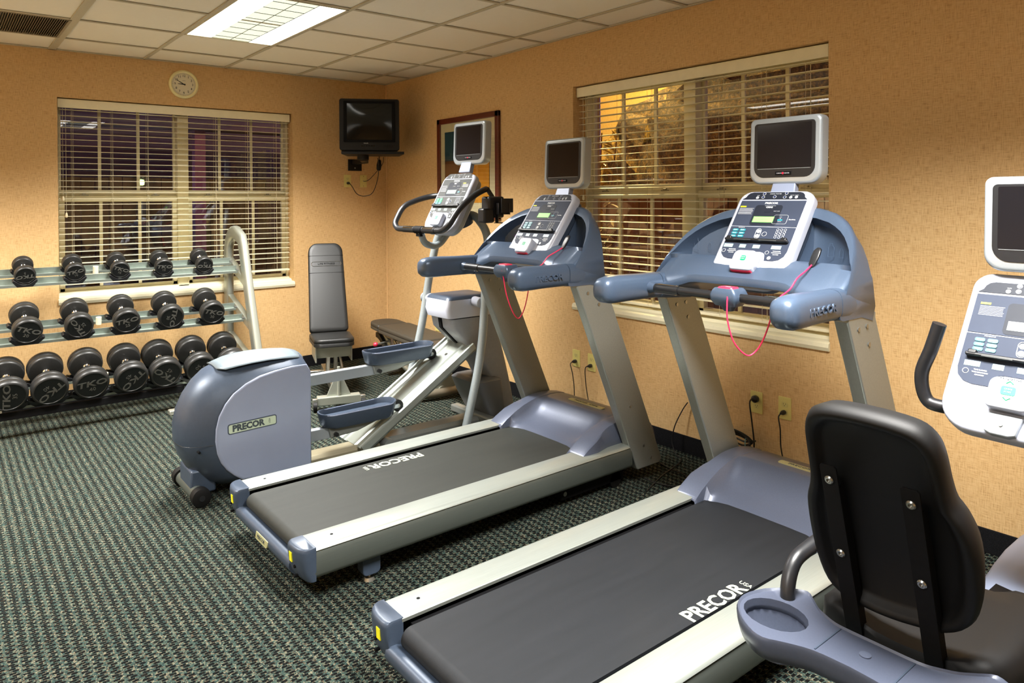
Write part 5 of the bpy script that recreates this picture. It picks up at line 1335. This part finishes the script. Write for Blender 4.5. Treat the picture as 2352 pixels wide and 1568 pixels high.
b = MB(); b.cyl((0, -.013, 0), (0, -.018, 0), .004, n=12); b.build('hand_pin', M['ink'], ck)
text('dial_lettering', 'QUARTZ', .006, M['ink'], fc, (0, -.0131, .028), (1, 0, 0), (0, 0, 1))
# ---- framed print on the right wall
M['mahog'] = pm('frame_mahogany', (92, 36, 20), .35, noise=.2, nscale=12, streak=(1, 1, 8), coat=.3)
M['matb'] = pm('mat_board', (206, 196, 158), .7)
pf = thing('framed_print', 'framed abstract print with blue, rust and gold blocks behind the elliptical screen', 'picture', (0, -1.335, 1.735))
hw, hh, fw_ = .425, .418, .045
b = MB()
for s in (-1, 1):
    b.bx(-.026, -.001, s*hw, s*(hw-fw_), -hh, hh); b.bx(-.026, -.001, -hw, hw, s*hh, s*(hh-fw_))
b.build('frame', M['mahog'], pf, smooth=0, bevel=.004)
b = MB(); b.bx(-.012, -.003, -hw+.03, hw-.03, -hh+.03, hh-.03); b.build('mat_board', M['matb'], pf, smooth=0)
def art():
    s = NT('abstract_print'); co = s.coord(); sep = s.node('ShaderNodeSeparateXYZ'); s.link(co, sep.inputs[0])
    y, z = sep.outputs[1], sep.outputs[2]     # +y is the left side of the picture
    n = s.noise(co, 14, 5, .7)
    left = s.math('GREATER_THAN', y, .10)
    top = s.math('GREATER_THAN', z, .06)
    blue = s.mix(n, srgb(22, 50, 62), srgb(44, 84, 96)); rust = s.mix(n, srgb(120, 70, 20), srgb(92, 58, 34)); gold = s.mix(n, srgb(190, 120, 10), srgb(226, 160, 24))
    c = s.mix(left, gold, s.mix(top, rust, blue)); s.link(c, s.b.inputs['Base Color']); s.b.inputs['Roughness'].default_value = .4
    return s.m
b = MB(); b.bx(-.0135, -.004, -hw+.125, hw-.105, -hh+.13, hh-.115); b.build('print', art(), pf, smooth=0)
b = MB()
for s in (-1, 1):
    b.bx(-.0138, -.012, (hw-.105) if s > 0 else (-hw+.125), (hw-.109) if s > 0 else (-hw+.129), -hh+.13, hh-.115)
b.build('print_border', M['ink'], pf, smooth=0)
b = MB(); b.bx(-.0165, -.0155, -hw+fw_-.004, hw-fw_+.004, -hh+fw_-.004, hh-fw_+.004); b.build('picture_glass', M['glass'], pf, smooth=0)
# ---- outlets
M['plate'] = pm('outlet_plate', (214, 202, 124), .4, noise=.02)
M['plateface'] = pm('outlet_face', (206, 196, 124), .4)
def outlet(c, side, label, kind='duplex', cat='outlet'):
    t = thing('wall_outlet', label, cat, c, group='wall outlet plates')
    N = Vector((0, -1, 0)) if side == 'back' else Vector((-1, 0, 0)); A = Vector((1, 0, 0)) if side == 'back' else Vector((0, -1, 0))
    F = Face((0, 0, 0), A, (0, 0, 1))
    b = MB(); F.prism(b, rrect(.070, .115, .004, 2), 0.0, .005); b.build('cover_plate', M['plate'], t, smooth=0, bevel=.0015)
    if kind == 'duplex':
        for s in (1, -1):
            b = MB(); F.prism(b, off(rrect(.034, .028, .010, 4), 0, s*.0195), .004, .0065); r_ = b.build('socket', M['plateface'], t, smooth=30)
            b = MB()
            for dx in (-.006, .006): F.prism(b, off(box_poly(-.001, .001, -.0035, .0035), dx, s*.0195+.003), .005, .0068)
            F.prism(b, off(circ(.0022, 8), 0, s*.0195-.006), .005, .0068); b.build('socket_slots', M['ink'], r_, smooth=0)
    else:
        b = MB(); b.cyl(F.p(0, 0, .004), F.p(0, 0, .012), .0045, n=10); b.build('coax_jack', M['bolt'], t)
        b = MB()
        for s in (1, -1): b.cyl(F.p(0, s*.045, .004), F.p(0, s*.045, .0062), .003, n=8)
        b.build('plate_screws', M['ink'], t)
    return F
outlet((-.412, 0, 1.650), 'back', 'left outlet plate under the tube television, plug in its lower socket')
outlet((-.250, 0, 1.650), 'back', 'cable jack plate under the tube television, right of the power outlet', 'coax')
outlet((0, -.870, .397), 'right', 'outlet on the right wall above the flat bench, nothing plugged in')
outlet((0, -2.573, .395), 'right', 'left one of two outlets low on the wall between the treadmills')
outlet((0, -2.718, .390), 'right', 'right one of two outlets low on the wall between the treadmills')
outlet((0, -3.655, .405), 'right', 'outlet low on the wall mostly behind the nearer treadmill upright')
outlet((0, -3.930, .392), 'right', 'outlet under the window with a round black plug, beside the recumbent bike')
outlet((0, -4.090, .396), 'right', 'outlet under the window nearest the bike seat, slim black plug')
# ---- cords and plugs
M['cable'] = pm('cable_black', (20, 20, 20), .45)
def cord(pts, r, label, plug=None, side='right', big=False, name='power_cord', grp='power cords'):
    P = spline(pts, 8)
    b = MB(); b.tube(P, r, 7); o = b.build(name, M['cable'], None); tag(o, label, 'cord', grp)
    if plug:
        n = Vector((-1, 0, 0)) if side == 'right' else Vector((0, -1, 0)); c = Vector(plug)
        b = MB(); rr_ = .019 if big else .012
        b.lathe([(rr_*.9, .006), (rr_, .010), (rr_, .026), (rr_*.6, .036), (r*1.4, .044)], c, n, n=16); b.build('plug', M['black'], o)
    return o
cord([(-.046, -2.573, .373), (-.06, -2.575, .36), (-.055, -2.59, .30), (-.05, -2.60, .2), (-.06, -2.61, .08), (-.10, -2.64, .008), (-.25, -2.8, .006)], .0032, 'thin black cord dropping from the left wall outlet behind the middle treadmill', (0, -2.573, .3755))
cord([(-.046, -2.718, .373), (-.065, -2.72, .36), (-.06, -2.715, .30), (-.05, -2.72, .2), (-.06, -2.76, .09), (-.12, -2.86, .008), (-.3, -3.0, .006)], .0032, 'thin black cord dropping from the right wall outlet behind the middle treadmill', (0, -2.718, .3705))
cord([(-.045, -3.930, .418), (-.075, -3.935, .40), (-.07, -3.945, .30), (-.06, -3.95, .18), (-.06, -3.93, .10), (-.09, -3.80, .03), (-.14, -3.72, .014)], .0042, 'thick black cord hanging from the round plug outlet behind the nearer treadmill', (0, -3.930, .4115), big=True)
cord([(-.046, -4.090, .374), (-.065, -4.092, .36), (-.06, -4.098, .30), (-.055, -4.10, .2), (-.06, -4.13, .1), (-.10, -4.2, .01), (-.2, -4.3, .006)], .0034, 'slim black cord hanging from the outlet nearest the bike seat', (0, -4.090, .3765))
cord([(-.02, -3.50, .30), (-.03, -3.47, .25), (-.05, -3.43, .15), (-.06, -3.42, .06), (-.08, -3.46, .008), (-.15, -3.55, .006), (-.4, -3.62, .006), (-.62, -3.70, .006)], .0034, 'black cord looping down the wall and across the carpet between the treadmills')
cord([(-.52, -3.60, .02), (-.50, -3.66, .007), (-.46, -3.75, .006), (-.38, -3.78, .006), (-.30, -3.70, .006), (-.28, -3.56, .006), (-.22, -3.42, .006), (-.12, -3.34, .006), (-.05, -3.25, .03)], .0034, 'black cord curled on the carpet at the foot of the middle treadmill upright')
lp = []
for k in range(58):
    a = 2*PI*k/14.5; lp.append((-.115+.035*math.sin(a*.9)+.01*k/58, -3.86-.10*math.cos(a)-.01*(k//14), .19+.03*math.sin(a)+.012*(k//14)))
o = cord(lp, .0048, 'coiled bundle of black cord resting behind the nearer treadmill', grp='power cords'); 
b = MB(); b.tube([(-.115+.02*math.cos(a), -3.945, .205+.035*math.sin(a)) for a in [2*PI*k/12 for k in range(12)]], .003, 6, closed=True); b.build('cable_tie', pm('tie_teal', (120, 170, 180), .5), o)
cord([(-.02, -5.36, .52), (-.03, -5.33, .40), (-.035, -5.30, .25), (-.04, -5.28, .10), (-.10, -5.24, .008), (-.35, -5.2, .006)], .0036, 'thin black cord down the wall beyond the recumbent bike at the right edge')
# ---- corner television on its bracket
M['tvbody'] = pm('tv_black', (12, 12, 12), .5, spec=.3, noise=.1)
M['crt'] = pm('crt_glass', (18, 20, 20), .08, spec=.35)
n = Vector((-.48, -.877, 0)).normalized(); A = Vector((-n.y, n.x, 0))*1.0
A = Vector((.877, -.48, 0)).normalized()
tc = Vector((-.500, -.600, 2.112))
tv = thing('tube_television', 'black tube television on a bracket high in the room corner', 'television', (tc.x, tc.y, 1.885))
TO = Vector((tc.x, tc.y, 1.885))
F = Face(tc-TO, A, (0, 0, 1))
out = [(a, c+.010*(1-(a/.25)**2)*(1 if c > 0 else 0)) for a, c in rrect(.50, .435, .018, 4)]
rg = [ringpts(F, [(a*k, c*kk-(1-kk)*.03) for a, c in out], n_) for k, kk, n_ in ((.45, .50, -.42), (.52, .60, -.40), (.72, .80, -.25), (.92, .95, -.12), (.985, .99, -.06), (1, 1, -.05), (1, 1, -.008), (.985, .985, 0))]
b = MB(); b.loft(rg); bd = b.build('tv_cabinet', M['tvbody'], tv, smooth=40)
b = MB(); rg = []
for c in [-.13+.31*k/8 for k in range(9)]:
    rg.append([F.p(a, c, .004+.008*(1-(a/.19)**2)*(1-((c-.025)/.16)**2)) for a in [-.19+.38*k/12 for k in range(13)]])
b.loft(rg, closed_ring=False); b.build('tv_screen', M['crt'], tv, smooth=60)
b = MB()
for x0_, x1_, y0_, y1_ in ((-.215, -.187, -.145, .195), (.187, .215, -.145, .195), (-.215, .215, .178, .2), (-.215, .215, -.148, -.128)): F.prism(b, box_poly(x0_, x1_, y0_, y1_), 0, .010)
b.build('screen_surround', M['blackm'], tv, smooth=0, bevel=.003)
text('lettering', 'PHILIPS', .012, M['printw'], tv, F.p(-.03, -.158, .0005), F.A, F.B)
b = MB()
for k in range(6): F.prism(b, box_poly(-.07+k*.02, -.058+k*.02, -.182, -.176), 0, .002)
b.build('tv_buttons', M['crt'], tv, smooth=0)
for k in range(6):
    b = MB(); x = .12+k*.014; hgt = .014*math.sqrt(max(.1, 1-((k-2.5)/3.2)**2)); F.prism(b, box_poly(x, x+.004, -.182-hgt, -.182+hgt), -.002, .0015); b.build('speaker_slot', M['blackm'], tv, smooth=0)
b = MB(); F.prism(b, box_poly(-.235, .235, -.228, -.212), -.30, -.02); b.build('tv_foot', M['tvbody'], tv, smooth=0, bevel=.004)
br = thing('tv_wall_bracket', 'black steel wall bracket and shelf carrying the tube television', 'bracket', (-.52, 0, 1.80))
RO2 = Vector((-.52, 0, 1.80))
Fb2 = Face(Vector((tc.x, tc.y, 1.873))-RO2, A, -n)
b = MB(); Fb2.prism(b, [(-.235, -.012), (.29, -.012), (.26, .30), (-.2, .30)], -.012, .0115)
sh2 = b.build('tv_shelf', M['tvbody'], br, smooth=0, bevel=.004)
b = MB(); b.bx(.115, .25, -.012, 0, -.055, .05); b.build('wall_plate', M['tvbody'], br, bevel=.002)
b = MB(); b.sweep([Vector((.18, -.01, .022)), Vector((.16, -.25, .022)), Vector((.02, -.48, .03))], [(-.03, -.018), (.03, -.018), (.03, .018), (-.03, .018)], up=(0, 0, 1)); b.build('swing_arm', M['tvbody'], br, bevel=.004, smooth=0)
b = MB(); b.cyl((.02, -.48, .02), (.02, -.48, .066), .05, n=18); b.build('pivot', M['tvbody'], br)
b = MB(); b.cyl((.18, -.012, -.03), (.18, -.016, -.03), .006, n=10); b.build('bolt', M['bolt'], br)
tvc = cord([(-.412, -.046, 1.628), (-.40, -.07, 1.60), (-.36, -.09, 1.53), (-.30, -.12, 1.51), (-.24, -.16, 1.54), (-.22, -.22, 1.66), (-.24, -.28, 1.78), (-.27, -.32, 1.85)], .0035, 'black power cord looping from the outlet up to the tube television', (-.412, 0, 1.6305), 'back')
cord([(-.250, -.02, 1.648), (-.22, -.05, 1.66), (-.19, -.12, 1.72), (-.17, -.22, 1.80), (-.20, -.30, 1.86)], .003, 'cable running from the jack plate up to the tube television', grp='power cords')
b = MB(); b.lathe([(.012, 0), (.02, .01), (.022, .05), (.016, .09), (.008, .1)], (-.235, -.27, 1.74), (0.1, 0, 1), n=12); b.tube([(-.23, -.27, 1.83), (-.25, -.31, 1.865)], .004, 6); o = b.build('cord_adapter', M['tvbody'], tvc)

# ================================================================== outside the windows
M['sid1'] = pm('night_siding', (62, 42, 96), .8, noise=.1, nscale=3)
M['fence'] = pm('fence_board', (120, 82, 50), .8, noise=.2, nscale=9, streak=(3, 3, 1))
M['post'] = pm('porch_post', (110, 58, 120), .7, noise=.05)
M['fenced'] = pm('fence_board_shaded', (60, 40, 34), .8, noise=.2, nscale=9, streak=(3, 3, 1))  # darker copy of the fence board, night shade put into the colour
M['soil'] = pm('mulch', (58, 44, 32), .95, noise=.4, nscale=40, bump=.5, bscale=60)
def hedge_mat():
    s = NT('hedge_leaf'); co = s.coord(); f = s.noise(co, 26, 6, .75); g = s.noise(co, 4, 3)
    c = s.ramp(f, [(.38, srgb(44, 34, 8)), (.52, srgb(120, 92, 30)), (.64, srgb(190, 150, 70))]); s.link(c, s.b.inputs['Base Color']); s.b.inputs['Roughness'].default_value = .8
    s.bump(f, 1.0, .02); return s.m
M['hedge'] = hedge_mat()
b = MB(); b.bx(-7, 8, WT, 8, -.35, -.25); o = struct(b.build('ground', M['soil'], smooth=0))
b = MB(); b.bx(WT, 8, -9, WT, -.35, -.25); o = struct(b.build('ground', M['soil'], smooth=0))
def fence(name_label, x0, y0, x1, y1, h, w=.14, fm='fence'):
    D = Vector((x1-x0, y1-y0, 0)); L = D.length; D.normalize(); t = thing('wooden_fence', name_label, 'fence', (x0, y0, -.25), math.atan2(D.y, D.x))
    n_ = int(L/w); me_ = None
    for k in range(n_):
        if me_ is None:
            b = MB(); b.bx(.004, w-.004, -.01, .01, .05, h); o = b.build('fence_board', M[fm], t, smooth=0); me_ = o.data
        else:
            o = bpy.data.objects.new('fence_board', me_); COL.objects.link(o); o.parent = t
        o.location = (k*w, random.uniform(-.006, .006), random.uniform(-.01, .01))
    for z in (.4, h-.3):
        b = MB(); b.bx(0, L, .012, .05, z-.04, z+.04); b.build('fence_rail', M[fm], t, smooth=0)
    k = 0
    while k < L:
        b = MB(); b.bx(k, k+.09, .03, .12, 0, h+.05); b.build('fence_post', M[fm], t, smooth=0); k += 1.8
    return t
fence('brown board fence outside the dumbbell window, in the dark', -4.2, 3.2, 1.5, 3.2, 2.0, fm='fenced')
fence('brown board fence outside the treadmill window, lit orange', 1.9, .6, 1.9, -6.5, 1.75)
bd2 = thing('neighbouring_building', 'dark purple building outside the dumbbell window', 'building', (-1.5, 4.6, -.25))
b = MB(); b.bx(-5, 5, 0, .2, 0, 4.8); wl = b.build('wall', M['sid1'], bd2, smooth=0)
for k in range(24):
    b = MB(); b.bx(-5, 5, -.02, .0, .2*k+.02, .2*k+.2); b.build('siding_board', M['sid1'], wl, smooth=0)
for x in (-1.35, .55, 2.1):
    b = MB(); b.bx(x-.06, x+.06, -1.9, -1.78, 0, 2.6); b.build('porch_post', M['post'], bd2, smooth=0)
b = MB(); b.bx(-5, 5, -2.0, -1.7, 2.55, 2.85); b.build('porch_beam', M['sid1'], bd2, smooth=0)
M['bulb'] = emis('porch_lamp_glow', (.55, 1.0, .22, 1), 1.3)
pl = thing('porch_lamp', 'small glowing porch lamp seen through the dumbbell window', 'lamp', (-1.54, 2.9, 1.69))
b = MB(); b.lathe([(.01, -.035), (.03, -.028), (.034, 0), (.028, .03), (.01, .035)], (0, 0, 0), (0, 0, 1), n=16); b.build('globe', M['bulb'], pl)
b = MB(); b.lathe([(.09, .05), (.05, .09), (.01, .1)], (0, 0, 0), (0, 0, 1), n=16); b.build('shade', M['blackm'], pl)
# hedge and wall outside the treadmill window
import math as _m
def blob(name, mat, c, size, seed, lab, cat, n=26):
    rnd = random.Random(seed); b = MB(); rg = []
    for i in range(n+1):
        th = PI*i/n; rr_ = []
        for j in range(n*2):
            ph = 2*PI*j/(n*2); k = 1+rnd.uniform(-.10, .10)
            rr_.append(Vector((c[0]*0+size[0]*math.copysign(abs(math.sin(th)*math.cos(ph))**.6, math.cos(ph))*k, size[1]*math.copysign(abs(math.sin(th)*math.sin(ph))**.6, math.sin(ph))*k, size[2]*math.copysign(abs(math.cos(th))**.6, math.cos(th))*k)))
        rg.append(rr_)
    b.loft(rg); o = b.build(name, mat, None, smooth=60, loc=c); tag(o, lab, cat); return o
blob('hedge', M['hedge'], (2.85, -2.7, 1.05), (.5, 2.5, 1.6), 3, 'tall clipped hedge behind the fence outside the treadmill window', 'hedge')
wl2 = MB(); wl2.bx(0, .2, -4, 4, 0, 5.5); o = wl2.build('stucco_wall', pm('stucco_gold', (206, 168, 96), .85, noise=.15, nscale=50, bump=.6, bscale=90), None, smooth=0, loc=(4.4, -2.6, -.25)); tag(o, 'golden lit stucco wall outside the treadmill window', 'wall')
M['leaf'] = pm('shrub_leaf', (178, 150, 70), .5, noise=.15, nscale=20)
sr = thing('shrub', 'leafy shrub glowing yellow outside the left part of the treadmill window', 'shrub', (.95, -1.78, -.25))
b = MB(); rnd = random.Random(5)
stems = []
for k in range(16):
    a = rnd.uniform(0, 2*PI); r_ = rnd.uniform(.05, .32); top_ = Vector((r_*math.cos(a), r_*math.sin(a), rnd.uniform(1.3, 2.35))); stems.append(top_)
    b.tube([V(0, 0, 0), top_*.5+V(0, 0, .1), top_], .006, 5)
b.build('stems', M['fence'], sr)
lm = MB(); lm.add([(0, 0, 0), (.05, .018, .008), (.11, .016, .004), (.15, 0, -.012), (.11, -.016, .004), (.05, -.018, .008), (.075, 0, -.004)], [(0, 1, 6), (1, 2, 6), (2, 3, 6), (3, 4, 6), (4, 5, 6), (5, 0, 6)])
lf0 = None
for k in range(210):
    t_ = stems[k % 16]; q_ = t_*rnd.uniform(.55, 1.02)
    if lf0 is None: o = lm.build('leaf', M['leaf'], sr, smooth=0); lf0 = o
    else: o = bpy.data.objects.new('leaf', lf0.data); COL.objects.link(o); o.parent = sr
    o.location = q_; o.rotation_euler = (rnd.uniform(-.6, .6), rnd.uniform(-1.0, .6), rnd.uniform(0, 2*PI))
l = bpy.data.lights.new('sodium_lamp', 'POINT'); l.energy = 300; l.color = (1.0, .72, .26); l.shadow_soft_size = .12
o = bpy.data.objects.new('sodium_lamp', l); o.location = (2.6, -.3, 3.4); COL.objects.link(o)
l = bpy.data.lights.new('porch_light', 'POINT'); l.energy = 2; l.color = (.95, 1.0, .7); l.shadow_soft_size = .06
o = bpy.data.objects.new('porch_light', l); o.location = (-1.54, 2.78, 1.69); COL.objects.link(o)
